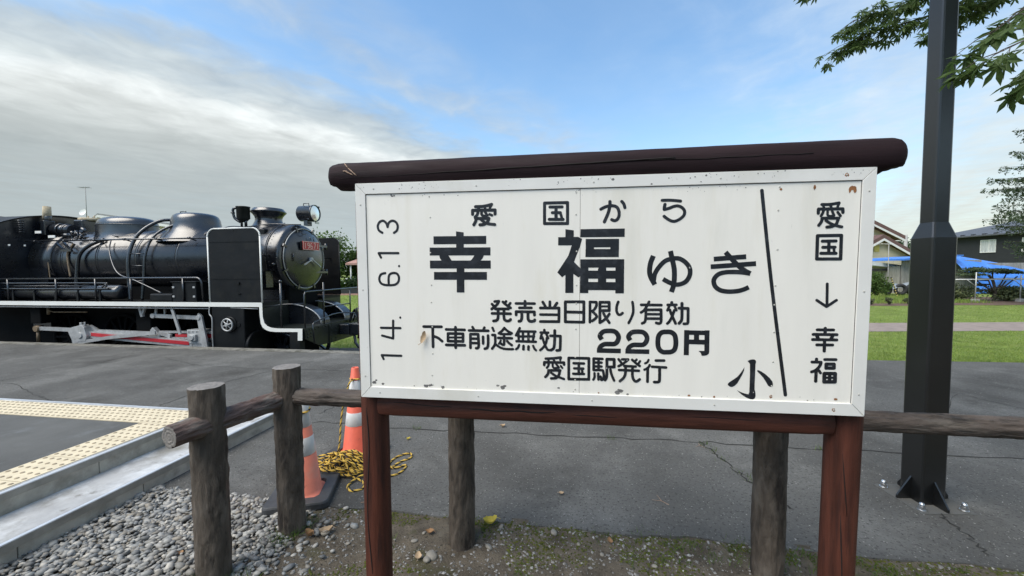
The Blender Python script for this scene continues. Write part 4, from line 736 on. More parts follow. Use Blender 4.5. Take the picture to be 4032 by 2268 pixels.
MB().box(.0762, .089, -.05, .045, .72, 1.42).build('hatch_cover', 'pole', pole, bevel=.003)
MB().box(-.17, .17, -.17, .17, -.02, .003).build('base_plate', 'asphalt_old', pole)
for k in range(4):
    a_ = k*math.pi/2; dv = V((math.cos(a_), math.sin(a_), 0)); sv = V((-dv.y, dv.x, 0))*.005
    MB().prism([dv*.0765+V((0, 0, .004))-sv, dv*.165+V((0, 0, .004))-sv, dv*.165+V((0, 0, .025))-sv, dv*.0765+V((0, 0, .155))-sv], sv*2).build('gusset', 'pole', pole)
    c_ = V((math.cos(a_+math.pi/4), math.sin(a_+math.pi/4), 0))*.185
    MB().lathe([(.030, .003), (.028, .005)], c_, n=18).build('washer', 'asphalt_old', pole)
    b_ = MB(); b_.lathe([(.022, .005), (.022, .009)], c_, n=20); b_.lathe([(.019, .009), (.019, .028)], c_, n=6, smooth=False); b_.lathe([(.016, .028), (.0155, .040), (.011, .049), (.001, .053)], c_, n=16); b_.build('anchor_bolt', 'bolt', pole)

# ------------------------------------------------------------------ steam locomotive
RAIL = -.70
loco = empty('steam_locomotive', W(-4.107, 8.46, RAIL), -GA, label='preserved black steam locomotive with white trim standing beyond the platform', cat='locomotive')
def LB(m, name, mats, parent=None, **k):
    return m.build(name, mats, parent or loco, off=(0, 0, .70), **k)
BK = 'loco_black'
CZ = 1.85
def hoop(m, s, r, w=.012, n=48, mi=0): m.tube([(s, r*math.cos(2*math.pi*i/n), CZ+r*math.sin(2*math.pi*i/n)) for i in range(n)], w, 6, mi, closed=True)
m = MB(); m.lathe([(.765, -9.2), (.765, -8.35), (.760, -8.3), (.755, -3.44)], (0, 0, CZ), 'x', 64); LB(m, 'boiler', BK)
for s in (-8.30, -7.25, -6.12, -5.0, -3.95):
    m = MB(); m.lathe([(.755, s-.035), (.766, s-.034), (.766, s+.034), (.755, s+.035)], (0, 0, CZ), 'x', 64, capa=False, capb=False); LB(m, 'boiler_band', BK)
m = MB(); m.lathe([(.80, -3.44), (.825, -3.42), (.825, -2.42), (.815, -2.35), (.78, -2.30), (.70, -2.28), (.2, -2.275)], (0, 0, CZ), 'x', 72)
sbx = LB(m, 'smokebox', BK)
m = MB()
for k in range(52):
    a_ = 2*math.pi*k/52; m.lathe([(.014, 0), (.012, .008), (.003, .012)], (-2.345, .80*math.cos(a_), CZ+.80*math.sin(a_)), 'x', 8)
for s in (-3.36, -2.52):
    for k in range(60):
        a_ = 2*math.pi*k/60; c_ = V((s, .828*math.cos(a_), CZ+.828*math.sin(a_))); m.tube([c_-V((0, math.cos(a_), math.sin(a_)))*.01, c_+V((0, math.cos(a_), math.sin(a_)))*.006], [.013, .009], 6)
LB(m, 'rivets', BK, sbx, kind='stuff')
m = MB(); hoop(m, -2.60, .828, .016); LB(m, 'band', BK, sbx)
# smokebox door
m = MB(); m.lathe([(.705, -2.282), (.70, -2.25), (.66, -2.225), (.52, -2.175), (.34, -2.135), (.15, -2.118), (.001, -2.115)], (0, 0, CZ), 'x', 72); door = LB(m, 'smokebox_door', BK)
m = MB(); hoop(m, -2.250, .712, .011, 72); LB(m, 'door_ring', 'steel', door)
for k in range(8):
    a_ = 2*math.pi*(k+.5)/8; m = MB(); d_ = V((0, math.cos(a_), math.sin(a_))); m.bar(V((-2.235, 0, CZ))+d_*.66, V((-2.235, 0, CZ))+d_*.78, .05, .03, upv=(1, 0, 0)); LB(m, 'door_clamp', BK, door)
m = MB(); m.tube([(-2.12, 0, CZ-.02), (-2.06, 0, CZ-.02)], .05, 14); m.bar((-2.065, 0, CZ-.02), (-2.065, -.27, CZ-.15), .022, .028, upv=(1, 0, 0)); m.bar((-2.055, 0, CZ-.02), (-2.055, .30, CZ-.20), .022, .028, upv=(1, 0, 0)); LB(m, 'door_handle', 'steel', door)
for z in (CZ-.33, CZ+.33):
    m = MB(); m.bar((-2.16, -.05, z), (-2.19, .76, z), .03, .05, upv=(0, 0, 1)); m.tube([(-2.21, .75, z-.08), (-2.21, .75, z+.08)], .028, 10); LB(m, 'hinge', BK, door)
m = MB(); m.tube([(-2.19, -.50, CZ+.10), (-2.15, -.52, CZ+.10), (-2.15, -.52, CZ-.06), (-2.19, -.50, CZ-.06)], .012, 8); m.tube([(-2.17, -.25, CZ+.62), (-2.13, -.2, CZ+.57), (-2.13, -.1, CZ+.57), (-2.16, -.06, CZ+.62)], .009, 8); m.tube([(-2.12, .02, CZ+.52), (-2.10, .04, CZ+.44)], .010, 8); m.tube([(-2.12, .14, CZ+.52), (-2.10, .14, CZ+.42)], .010, 8); LB(m, 'grab_handle', BK, door)
# number plate
m = MB(); m.box(-2.13, -2.085, -.315, .04, CZ+.22, CZ+.40); LB(m, 'plate_bracket', 'loco_flat')
m = MB(); m.box(-2.082, -2.066, -.295, .285, CZ+.205, CZ+.405); plate = LB(m, 'number_plate', 'plate_red')
m = MB()
for a_ in ((-.295, .285, CZ+.393, CZ+.405), (-.295, .285, CZ+.205, CZ+.217), (-.295, -.283, CZ+.217, CZ+.393), (.273, .285, CZ+.217, CZ+.393)): m.box(-2.068, -2.062, *a_)
LB(m, 'plate_border', 'plate_letter', plate)
DIG = {'1': [[(0, 1), (0, -1)]], '9': [[(.5, .35), (.25, .05), (-.3, .05), (-.5, .35), (-.5, .7), (-.25, 1), (.3, 1), (.5, .7), (.5, -.2), (.3, -.8), (-.2, -1)]], '6': [[(-.5, -.35), (-.25, -.05), (.3, -.05), (.5, -.35), (.5, -.7), (.25, -1), (-.3, -1), (-.5, -.7), (-.5, .2), (-.3, .8), (.2, 1)]], '7': [[(-.5, 1), (.5, 1), (-.05, -1)]]}
for i, ch in enumerate('19671'):
    m = MB(); c_ = -.295+.07+i*.110
    for st_ in DIG[ch]:
        P = [V((-2.064, c_+x*.068, CZ+.305+y*.062)) for x, y in st_]
        for A_, B_ in zip(P, P[1:]): m.bar(A_, B_, .020, .008, upv=(1, 0, 0))
    LB(m, 'digit', 'plate_letter', plate)
# headlight
m = MB(); m.lathe([(.15, -2.36), (.185, -2.33), (.188, -1.99), (.20, -1.985), (.20, -1.95), (.183, -1.945), (.180, -1.965)], (0, .02, 2.935), 'x', 40, capb=False); hl = LB(m, 'headlight', BK)
m = MB(); m.lathe([(.181, -1.963), (.12, -1.955), (.001, -1.950)], (0, .02, 2.935), 'x', 40, capa=False); LB(m, 'lens', 'lens', hl)
m = MB(); m.bar((-2.16, .02, 2.64), (-2.16, .02, 2.76), .10, .16); m.tube([(-2.05, -.12, 2.79), (-2.02, .02, 2.74), (-2.05, .16, 2.79)], .014, 8); LB(m, 'bracket', BK, hl)
m = MB(); m.tube([(-2.2, -.06, 3.11), (-2.2, -.06, 3.16), (-2.06, -.06, 3.16), (-2.06, -.06, 3.11)], .010, 8); m.bar((-2.02, .15, 3.08), (-1.94, .15, 3.10), .03, .04); LB(m, 'latch', BK, hl)
m = MB(); m.box(-2.02, -2.0, .08, .22, 2.70, 2.745); LB(m, 'tag_plate', 'loco_white', hl)
# chimney, domes
m = MB(); m.lathe([(.56, 2.46), (.44, 2.58), (.345, 2.66), (.295, 2.76), (.285, 2.82), (.30, 2.88), (.340, 2.935), (.382, 2.98), (.385, 2.995), (.36, 3.02), (.335, 3.055), (.325, 3.07), (.30, 3.07), (.285, 3.0), (.27, 2.80)], (-3.19, 0, 0), 'z', 48, capa=False); LB(m, 'chimney', BK)
def dome(name, c, prof, ex, ey):
    m = MB(); m.lathe(prof, (c, 0, 0), 'z', 56, ex=ex, ey=ey, capa=False, capb=True); return LB(m, name, BK)
d1 = dome('steam_dome', -7.30, [(1.14, 2.34), (1.03, 2.46), (.985, 2.56), (.98, 2.72), (.975, 2.77), (.95, 2.83), (.89, 2.89), (.78, 2.935), (.6, 2.965), (.3, 2.98), (.001, 2.985)], .72, .54)
m = MB(); m.tube([(-7.30+.714*math.cos(a_*.1571), .536*math.sin(a_*.1571), 2.755) for a_ in range(40)], .010, 6, closed=True); LB(m, 'seam', BK, d1)
d2 = dome('sand_dome', -5.24, [(1.52, 2.28), (1.32, 2.43), (1.14, 2.53), (1.02, 2.64), (.98, 2.76), (.95, 2.86), (.88, 2.94), (.76, 2.985), (.55, 3.01), (.28, 3.02), (.001, 3.025)], .54, .50)
m = MB(); m.tube([(-5.58, -.1, 2.98), (-5.58, -.1, 3.06), (-5.42, -.1, 3.065), (-5.42, -.1, 2.99)], .012, 8); LB(m, 'lifting_handle', BK, d2)
# small tank and elbow pipe beside the chimney
m = MB(); m.lathe([(.06, 2.70), (.11, 2.76), (.135, 2.78), (.135, 3.03), (.145, 3.035), (.145, 3.055), (.02, 3.06)], (-3.42, -.50, 0), 'z', 28); pump = LB(m, 'feed_tank', 'loco_olive')
m = MB(); m.tube(crom([(-3.49, -.52, 2.70), (-3.60, -.54, 2.78), (-3.635, -.55, 2.90), (-3.63, -.55, 3.0), (-3.56, -.53, 3.03)], 5), .028, 10); m.tube([(-3.645, -.55, 2.9), (-3.645, -.55, 2.93)], .042, 10); LB(m, 'elbow_pipe', BK, pump)
m = MB(); m.tube([(-3.36, -.5, 2.60), (-3.36, -.5, 2.78)], .03, 10); m.tube([(-3.47, -.5, 2.60), (-3.47, -.5, 2.78)], .025, 10); LB(m, 'support', BK, pump)
# running board with white edge
for sg in (-1, 1):
    y0, y1 = sorted((sg*1.375, sg*.62)); m = MB(); m.box(-11.5, -2.235, y0, y1, .835, .897); LB(m, 'running_board', 'loco_flat')
    m = MB()
    if sg < 0:
        pts = [(-11.5, .805), (-2.30, .812), (-2.296, .649), (-2.276, .464), (-2.235, .385), (-2.157, .333), (-2.06, .305), (-1.953, .297), (-1.43, .304), (-1.436, .126), (-1.333, .128), (-1.324, .374), (-1.891, .370), (-2.02, .380), (-2.124, .413), (-2.19, .475), (-2.225, .597), (-2.228, .904), (-11.5, .900)]
        m.prism([(s, -1.383, z) for s, z in pts], (0, .006, 0)); LB(m, 'white_edge', 'loco_white')
        m = MB(); m.prism([(s, -1.376, z) for s, z in [(-2.29, .82), (-2.27, .46), (-2.157, .333), (-1.953, .298), (-1.34, .305), (-1.34, .36), (-1.9, .36), (-2.12, .405), (-2.222, .6), (-2.228, .88)]], (0, .02, 0)); LB(m, 'side_sheet', 'loco_flat')
    m = MB(); m.box(-2.262, -2.236, *sorted((sg*1.37, sg*.62)), .36, .835); LB(m, 'riser', 'loco_olive')
m = MB()
for i in range(9):
    a0, a1 = i*math.pi/18, (i+1)*math.pi/18
m.box(-2.236, -1.36, -1.37, 1.37, .335, .360); LB(m, 'front_deck', 'loco_olive')
for sg in (-1, 1):
    arc = [(-2.23+.80*math.sin(t*math.pi/20), .365+.44*math.cos(t*math.pi/20)) for t in range(11)]
    m = MB()
    for (s0_, z0), (s1_, z1) in zip(arc, arc[1:]): m.prism([(s0_, sg*.30, z0), (s1_, sg*.30, z1), (s1_, sg*.62, z1), (s0_, sg*.62, z0)], (0, 0, -.012))
    LB(m, 'valve_fairing', BK); m = MB(); m.tube([(s, sg*.62 if sg < 0 else .30, z) for s, z in arc], .014, 8); LB(m, 'fairing_rim', 'steel')
    m = MB(); m.prism([(s, sg*.61, z-.012) for s, z in arc]+[(-2.23, sg*.61, .362)], (0, -.01*sg, 0)); LB(m, 'fairing_side', BK)
m = MB(); m.box(-3.25, -2.42, -.52, .52, .2, 1.12); LB(m, 'saddle', BK)
m = MB(); m.box(-11.4, -2.3, -.50, .50, -.52, 1.2); LB(m, 'main_frame', 'loco_under')
# buffer beam
m = MB(); m.prism([(-1.36, -1.30, .36), (-1.36, 1.30, .36), (-1.36, 1.30, .15), (-1.36, .85, -.07), (-1.36, .35, -.09), (-1.36, -.45, -.09), (-1.36, -.85, -.07), (-1.36, -1.30, .15)], (.035, 0, 0)); beam = LB(m, 'buffer_beam', 'loco_olive')
m = MB()
for y in [-1.24, -1.16, -1.08, -.98, -.86, -.74, -.62, -.5, -.4, .4, .5, .62, .74]:
    m.lathe([(.020, 0), (.016, .010), (.004, .016)], (-1.325, y, .325-.02*(abs(y*7) % 1)), 'x', 8)
for y in (-1.22, -1.12): m.lathe([(.020, 0), (.016, .010), (.004, .016)], (-1.325, y, .24), 'x', 8); m.lathe([(.020, 0), (.016, .010), (.004, .016)], (-1.325, y, .175), 'x', 8)
for y in (-.45, -.28):
    for z in (.24, .16, .08, .0, -.06): m.lathe([(.020, 0), (.016, .010), (.004, .016)], (-1.305, y, z), 'x', 8)
LB(m, 'rivets', 'loco_olive', beam, kind='stuff')
m = MB(); m.box(-1.324, -1.306, -.52, .52, -.085, .30); LB(m, 'beam_plate', 'loco_olive', beam)
m = MB(); m.box(-1.30, -1.06, -.16, .16, .05, .29); m.box(-1.08, -.80, -.11, .10, .03, .31); m.prism([(-.98, -.14, .06), (-.78, -.17, .06), (-.66, -.08, .06), (-.68, .02, .06), (-.80, -.02, .06), (-.86, .10, .06), (-.70, .16, .06), (-.74, .24, .06), (-.95, .22, .06), (-1.02, .10, .06)], (0, 0, .24)); m.tube([(-.86, -.02, -.02), (-.86, -.02, .36)], .04, 10); m.tube([(-1.0, -.02, .05), (-.96, -.05, -.16), (-.86, -.05, -.28)], .035, 8); LB(m, 'coupler', BK, bevel=.012)
m = MB(); m.tube([(-1.22, -1.16, .02), (-1.22, -1.20, .44), (-1.22, -1.16, .47), (-1.22, -.55, .57), (-1.22, -.30, .575), (-1.20, -.05, .56), (-1.0, 0, .55), (-.93, 0, .38)], .016, 8); LB(m, 'coupler_lever', BK)
m = MB(); m.tube(crom([(-1.28, .25, .30), (-1.2, .27, .52), (-1.1, .24, .60), (-1.05, .22, .45), (-1.0, .22, .15), (-1.03, .2, -.1)], 6), .03, 10); LB(m, 'brake_hose', 'loco_flat')
m = MB(); m.tube([(-1.29, .42, .3), (-1.18, .42, .62), (-1.12, .42, .62)], .02, 8); m.tube([(-1.12, .30, .60), (-1.1, .42, .63), (-1.12, .62, .61)], .016, 8); LB(m, 'cock', BK)
# front railing
m = MB(); m.tube([(-1.36, -1.25, .36), (-1.36, -1.25, 1.06), (-1.36, -1.22, 1.11), (-1.36, -1.15, 1.12), (-1.36, 1.22, 1.12), (-1.36, 1.25, 1.09), (-1.36, 1.25, .36)], .017, 8)
for y in (-.62, .42): m.tube([(-1.36, y, .36), (-1.36, y, 1.12 if y > 0 else 1.30)], .017, 8)
m.tube([(-1.36, -.62, .75), (-1.36, .42, .74)], .015, 8); LB(m, 'front_railing', BK)
m = MB(); m.tube([(-1.86, -1.30, .36), (-1.86, -1.30, 1.33)], .020, 8); m.lathe([(.001, 1.315), (.028, 1.325), (.032, 1.345), (.022, 1.365), (.001, 1.372)], (-1.86, -1.30, 0), 'z', 12); m.tube([(-2.24, -1.3, .80), (-1.86, -1.30, .86), (-1.36, -1.25, .88)], .010, 8); LB(m, 'deck_post', BK)
m = MB(); m.bar((-1.62, -1.30, .10), (-1.40, -1.30, .10), .16, .45); LB(m, 'step_tread_plate', 'loco_flat')
# smoke deflectors
def rrect(x0, x1, z0, z1, r):
    P = [(x0, z0), (x1, z0)]
    P += [(x1-r+r*math.cos(a_*math.pi/16), z1-r+r*math.sin(a_*math.pi/16)) for a_ in range(9)] + [(x0+r-r*math.sin(a_*math.pi/16), z1-r+r*math.cos(a_*math.pi/16)) for a_ in range(9)]; return P
for sg in (-1, 1):
    P = rrect(-3.475, -2.232, .90, 2.452, .17); y = sg*1.372
    m = MB(); m.prism([(s, y, z) for s, z in P], (0, -.012*sg, 0)); df = LB(m, 'smoke_deflector', 'loco_flat')
    m = MB(); pp = [(s, y, z) for s, z in P[1:]]+[(P[0][0], y, P[0][1])]
    for A_, B_ in zip(pp, pp[1:]): m.bar(A_, B_, .040, .024, upv=(0, 1, 0)) if False else m.tube([A_, B_], .0155, 8)
    LB(m, 'edge_trim', 'loco_white' if sg < 0 else 'loco_flat', df)
    if sg < 0:
        m = MB(); m.box(-3.44, -2.26, -1.380, -1.371, 2.17, 2.178); m.box(-3.44, -2.26, -1.380, -1.371, 1.395, 1.40); LB(m, 'seam', 'loco_flat', df)
        m = MB(); m.lathe([(.012, 0), (.010, .008)], (-2.85, -1.384, 2.405), 'y', 10); m.box(-2.80, -2.74, -1.40, -1.37, 1.28, 1.33); m.box(-2.80, -2.73, -1.40, -1.37, 1.08, 1.095); LB(m, 'fittings', 'loco_flat', df)
    LB(MB().tube([(-2.9, sg*.75, 2.25), (-2.9, sg*1.36, 2.30)], .016, 8), 'stay', BK, df); LB(MB().tube([(-2.5, sg*.80, 1.9), (-2.5, sg*1.36, 1.9)], .016, 8), 'stay', BK, df)
# cylinders
for sg in (-1, 1):
    m = MB(); m.box(-3.46, -2.68, *sorted((sg*1.365, sg*.60)), -.25, .80); m.tube([(-3.50, sg*1.06, -.03), (-2.62, sg*1.06, -.03)], .30, 28); cy = LB(m, 'cylinder_block', 'loco_flat', bevel=.02)
    if sg < 0:
        m = MB(); m.tube([(-3.02+.125*math.cos(k*.2618), -1.44, .434+.125*math.sin(k*.2618)) for k in range(24)], .017, 8, closed=True)
        for k in range(6): a_ = k*math.pi/3+.3; m.tube([(-3.02, -1.44, .434), (-3.02+.12*math.cos(a_), -1.44, .434+.12*math.sin(a_))], .012, 6)
        m.lathe([(.035, -1.47), (.04, -1.36)], (-3.02, 0, .434), 'y', 14) if False else m.tube([(-3.02, -1.47, .434), (-3.02, -1.36, .434)], .034, 12); LB(m, 'valve_wheel', 'steel', cy)
        m = MB(); m.tube([(-3.02+.15*math.cos(k*.2618), -1.375, .434+.15*math.sin(k*.2618)) for k in range(24)], .02, 8, closed=True)
        for dx_ in (-.2, .2): m.tube([(-3.02+dx_, -1.38, .434), (-3.02+dx_, -1.36, .434)], .05, 12)
        LB(m, 'valve_cover', 'loco_flat', cy)
        m = MB(); m.tube(crom([(-3.50, -1.37, .80), (-3.50, -1.38, .66), (-3.43, -1.39, .55), (-3.44, -1.39, .2), (-3.44, -1.38, -.1)], 6), .011, 8); LB(m, 'drain_pipe', 'steel', cy)
# wheels
def wheel(s, r, y, name, spokes, mt='loco_under'):
    t = MB(); cz = RAIL+r
    t.tube([(s+(r-.045)*math.cos(k*math.pi/24), y, cz+(r-.045)*math.sin(k*math.pi/24)) for k in range(48)], .048, 8, closed=True)
    t.tube([(s, y-.07, cz), (s, y+.07, cz)], .13, 20)
    for k in range(spokes): a_ = k*2*math.pi/spokes; t.bar((s, y, cz), (s+(r-.06)*math.cos(a_), y, cz+(r-.06)*math.sin(a_)), .05, .06, upv=(0, 1, 0))
    t.lathe([(r-.05, y-.02), (r-.05, y+.02)], (s, 0, cz), 'y', 40) if False else None
    return LB(t, name, mt)
for s in (-8.35, -6.83, -5.31, -3.79):
    for y in (-.56, .56): wheel(s, .625, y, 'driving_wheel', 14)
for y in (-.56, .56): wheel(-2.45, .43, y, 'leading_wheel', 10, 'loco_black')
# rods and motion
def rod(name, pts, w, d_=.05, mt='steel', y=-1.16):
    m = MB()
    for A_, B_ in zip(pts, pts[1:]): m.bar((A_[0], y, A_[1]), (B_[0], y, B_[1]), d_, w)
    return LB(m, name, mt)
rod('side_rod', [(-8.45, .235), (-7.2, .21)], .085)
rod('side_rod', [(-6.95, .30), (-6.72, .19), (-4.95, .165), (-4.75, .12)], .085)
mr = rod('main_rod', [(-6.95, .13), (-4.12, -.03)], .15, .06, 'steel', -1.22)
rod('rod_flute', [(-6.78, .135), (-4.18, -.015)], .075, .012, 'loco_red', -1.256)
m = MB(); m.prism([(s, -1.18, z) for s, z in [(-7.34, .20), (-7.22, .30), (-6.95, .36), (-6.88, .30), (-6.82, .10), (-6.86, -.02), (-7.05, -.02), (-7.10, -.10), (-7.22, -.10), (-7.25, .02)]], (0, -.14, 0)); m.tube([(-7.0, -1.34, .12), (-7.0, -1.1, .12)], .07, 16); m.tube([(-7.02, -1.27, .34), (-7.02, -1.27, .41)], .03, 8); m.tube([(-6.92, -1.27, .33), (-6.92, -1.27, .42)], .02, 8); LB(m, 'big_end', 'steel', bevel=.01)
m = MB(); m.prism([(s, -1.12, z) for s, z in [(-5.28, .12), (-5.22, .26), (-5.16, .32), (-5.10, .26), (-4.98, .14), (-5.0, .08), (-5.25, .06)]], (0, -.1, 0)); LB(m, 'knuckle', 'steel', bevel=.01)
rod('eccentric_rod', [(-7.2, -.07), (-6.2, .085), (-4.98, .21)], .075, .03, 'steel', -1.30)
rod('slide_bar', [(-5.1, .205), (-3.52, .215)], .04, .08, 'steel', -1.12); rod('slide_bar_flute', [(-4.66, .135), (-3.58, .14)], .07, .05, 'loco_red', -1.12); rod('slide_bar', [(-4.9, .075), (-3.52, .08)], .03, .08, 'steel', -1.12)
m = MB(); m.box(-4.22, -3.84, -1.26, -1.02, -.02, .285); m.box(-4.14, -3.96, -1.31, -1.26, .05, .19); m.box(-4.20, -3.78, -1.24, -1.04, -.10, -.02); m.tube([(-4.05, -1.33, .12), (-4.05, -1.25, .12)], .06, 12)
for k in range(4): m.tube([(-4.17+k*.10, -1.28, .25), (-4.17+k*.10, -1.25, .25)], .018, 6)
LB(m, 'crosshead', 'steel', bevel=.012)
m = MB(); m.prism([(s, -1.29, z) for s, z in [(-3.92, .58), (-3.88, .66), (-3.80, .60), (-3.70, .05), (-3.66, -.25), (-3.78, -.25), (-3.84, .05)]], (0, .04, 0)); m.tube([(-3.88, -1.31, .56), (-3.88, -1.24, .56)], .05, 12); LB(m, 'combination_lever', 'steel')
rod('radius_rod', [(-5.15, .575), (-4.0, .545)], .085, .04, 'steel', -1.18)
m = MB(); m.tube([(-5.15, -1.22, .575), (-5.15, -1.1, .575)], .055, 12); m.bar((-5.12, -1.16, .60), (-5.10, -1.16, .80), .03, .05); LB(m, 'hanger', 'steel'); LB(MB().bar((-4.9, -1.14, .60), (-4.9, -1.14, .80), .03, .04), 'hanger', 'steel')
rod('lifting_link', [(-4.53, .79), (-4.34, .19)], .06, .03, 'steel', -1.30)
m = MB(); m.bar((-5.52, -1.18, .80), (-5.45, -1.18, .55), .05, .06); m.bar((-5.36, -1.18, .80), (-5.45, -1.18, .6), .04, .05); LB(m, 'link_bracket', 'steel')
m = MB(); m.tube([(-8.45, -1.22, .23), (-8.45, -1.08, .23)], .07, 14); m.tube([(-8.46, -1.16, .18), (-8.47, -1.16, -.1)], .03, 8); LB(m, 'rod_pin', 'copper')
m = MB(); m.tube([(-8.25, -1.1, .66), (-8.05, -1.1, .62), (-7.1, -1.1, .63)], .016, 8); m.tube([(-8.22, -1.1, .72), (-8.22, -1.1, .56)], .03, 8); LB(m, 'brake_pipe', 'copper')
m = MB(); m.tube([(-11, -1.34, .765), (-3.55, -1.34, .765)], .012, 8); m.tube([(-3.0, -1.36, .79), (-2.35, -1.36, .77)], .010, 8); LB(m, 'steam_pipe', 'steel')
for b_ in ((-8.6, -8.3, -1.2, -.9, .35, .72), (-5.75, -5.35, -1.1, -.7, .0, .8), (-3.75, -3.45, -1.05, -.7, .15, .62)): LB(MB().box(*b_), 'hanger_casting', 'loco_under', bevel=.02)
# air reservoir with straps and cooling pipes
m = MB(); m.lathe([(.02, -6.0), (.10, -6.0), (.15, -6.03), (.165, -6.08), (.165, -11)], (0, -1.12, 1.10), 'x', 32); tank = LB(m, 'air_reservoir', BK)
for k in range(9):
    s = -6.42-k*.62; m = MB(); m.tube([(s, -1.12+.170*math.cos(a_*.2618), 1.10+.170*math.sin(a_*.2618)) for a_ in range(24)], .014, 6, closed=True); m.box(s-.025, s+.025, -1.30, -1.27, .90, 1.10); LB(m, 'strap', 'loco_flat', tank)
m = MB(); m.tube(crom([(-11, -1.30, 1.315), (-9, -1.30, 1.315), (-6.4, -1.30, 1.315), (-6.26, -1.30, 1.29), (-6.22, -1.30, 1.25), (-6.26, -1.30, 1.21), (-6.4, -1.30, 1.185), (-9, -1.30, 1.185), (-11, -1.30, 1.185)], 5), .017, 8); m.tube([(-11, -1.27, 1.25), (-6.5, -1.27, 1.25)], .014, 8); LB(m, 'cooling_pipe', BK)
m = MB(); m.tube([(-11, -1.31, 1.415), (-3.86, -1.31, 1.425)]+[(-3.86+.13*math.sin(a_*math.pi/12), -1.31, 1.295+.13*math.cos(a_*math.pi/12)) for a_ in range(1, 7)]+[(-3.70, -1.31, .90)], .021, 10)
for s in (-9.0, -7.6, -6.5, -5.55, -4.2): m.tube([(s, -1.31, .90), (s, -1.31, 1.42)], .020, 8)
LB(m, 'side_handrail', BK)
m = MB(); m.box(-4.50, -3.90, -1.29, -1.0, .90, 1.325); m.box(-4.52, -3.88, -1.31, -.98, 1.325, 1.345); bx_ = LB(m, 'tool_box', 'loco_flat', bevel=.008)
for s in (-4.47, -3.95):
    for z in (1.0, 1.2): LB(MB().box(s-.02, s+.03, -1.305, -1.29, z, z+.04), 'latch', 'steel', bx_)
m = MB(); m.box(-5.12, -4.53, -1.28, -1.0, .90, 1.075); LB(m, 'battery_box', 'loco_flat', bevel=.03)
# boiler handrail and piping
m = MB(); m.tube([(-9.2, -.86, 2.335), (-3.5, -.86, 2.315)], .018, 8)
for k in range(7): s = -8.9+k*.88; m.tube([(s, -.70, 2.28), (s, -.86, 2.325)], .016, 8); m.tube([(s-.03, -.86, 2.325), (s+.03, -.86, 2.325)], .028, 8)
LB(m, 'boiler_handrail', BK)
def wrap(s, th, r=.80): return (s, -r*math.sin(th), CZ+r*math.cos(th))       # th 0 = top, 90 = viewer side
def pipe(name, pts, r, mt=BK):
    m = MB(); m.tube(crom(pts, 8), r, 10); return LB(m, name, mt)
pipe('injector_pipe', [(-5.98, -1.02, .90), (-6.04, -.98, 1.4), (-6.06, -.95, 1.9), wrap(-6.03, 1.05, .95), wrap(-5.92, .72, 1.0), wrap(-5.78, .42, 1.04), (-5.62, -.22, 2.84)], .038)
pipe('injector_pipe', [(-5.68, -1.0, .90), (-5.67, -.94, 1.5), (-5.66, -.90, 1.95), wrap(-5.64, 1.05, .90), wrap(-5.55, .75, .92), wrap(-5.35, .5, .95), wrap(-5.1, .42, .93)], .028)
for z in (1.35, 1.70, 1.98): LB(MB().tube([(-6.05, -.95, z), (-5.66, -.92, z)], .013, 6), 'rung', BK)
pipe('hose', [wrap(-6.90, .95, .84), wrap(-6.75, 1.35, .85), (-6.35, -.98, 1.55), (-5.7, -1.08, 1.35), (-4.95, -1.15, 1.08)], .016, BK)
pipe('sand_pipe', [wrap(-7.15, .9, .82), wrap(-7.45, 1.15, .84), wrap(-7.62, 1.45, .85), (-7.66, -.88, 1.5), (-7.66, -.9, 1.2)], .040)
pipe('gauge_pipe', [wrap(-8.05, 1.0, .78), wrap(-8.08, 1.3, .785), wrap(-8.05, 1.6, .785), (-7.98, -.80, 1.45)], .022, 'copper')
pipe('gauge_pipe', [wrap(-8.75, .85, .79), wrap(-8.72, 1.2, .79), wrap(-8.65, 1.6, .785), (-8.6, -.80, 1.42)], .014, 'copper')
pipe('lubricator_pipe', [wrap(-3.47, 1.05, .85), (-3.50, -1.0, 1.9), (-3.48, -1.2, 1.4), (-3.46, -1.3, .92)], .012, 'copper')
pipe('conduit', [wrap(-4.3, .55, .80), wrap(-3.9, .45, .86), wrap(-3.4, .5, .86), wrap(-2.9, .35, .87), wrap(-2.5, .3, .84), (-2.25, -.1, 2.66)], .012)
pipe('conduit', [wrap(-2.62, .2, .86), wrap(-2.62, .9, .85), wrap(-2.62, 1.5, .85)], .013)
pipe('conduit', [wrap(-7.9, .5, .80), wrap(-7.0, .72, .80), wrap(-6.3, .75, .80)], .012)
m = MB(); m.box(-3.02, -2.78, -.62, -.42, 2.36, 2.52); LB(m, 'junction_box', 'loco_flat', bevel=.02)
m = MB(); m.box(-2.55, -2.45, -1.0, -.8, 1.2, 1.55); m.tube([(-2.4, -.72, 1.72), (-2.4, -.88, 1.70)], .03, 8); LB(m, 'fitting', BK)
for s, th in ((-4.45, .62), (-7.05, .68)):
    m = MB(); c_ = V(wrap(s, th, .75)); d_ = V((0, -math.sin(th), math.cos(th))); m.tube([c_, c_+d_*.03], .075, 18); LB(m, 'washout_plug', BK)
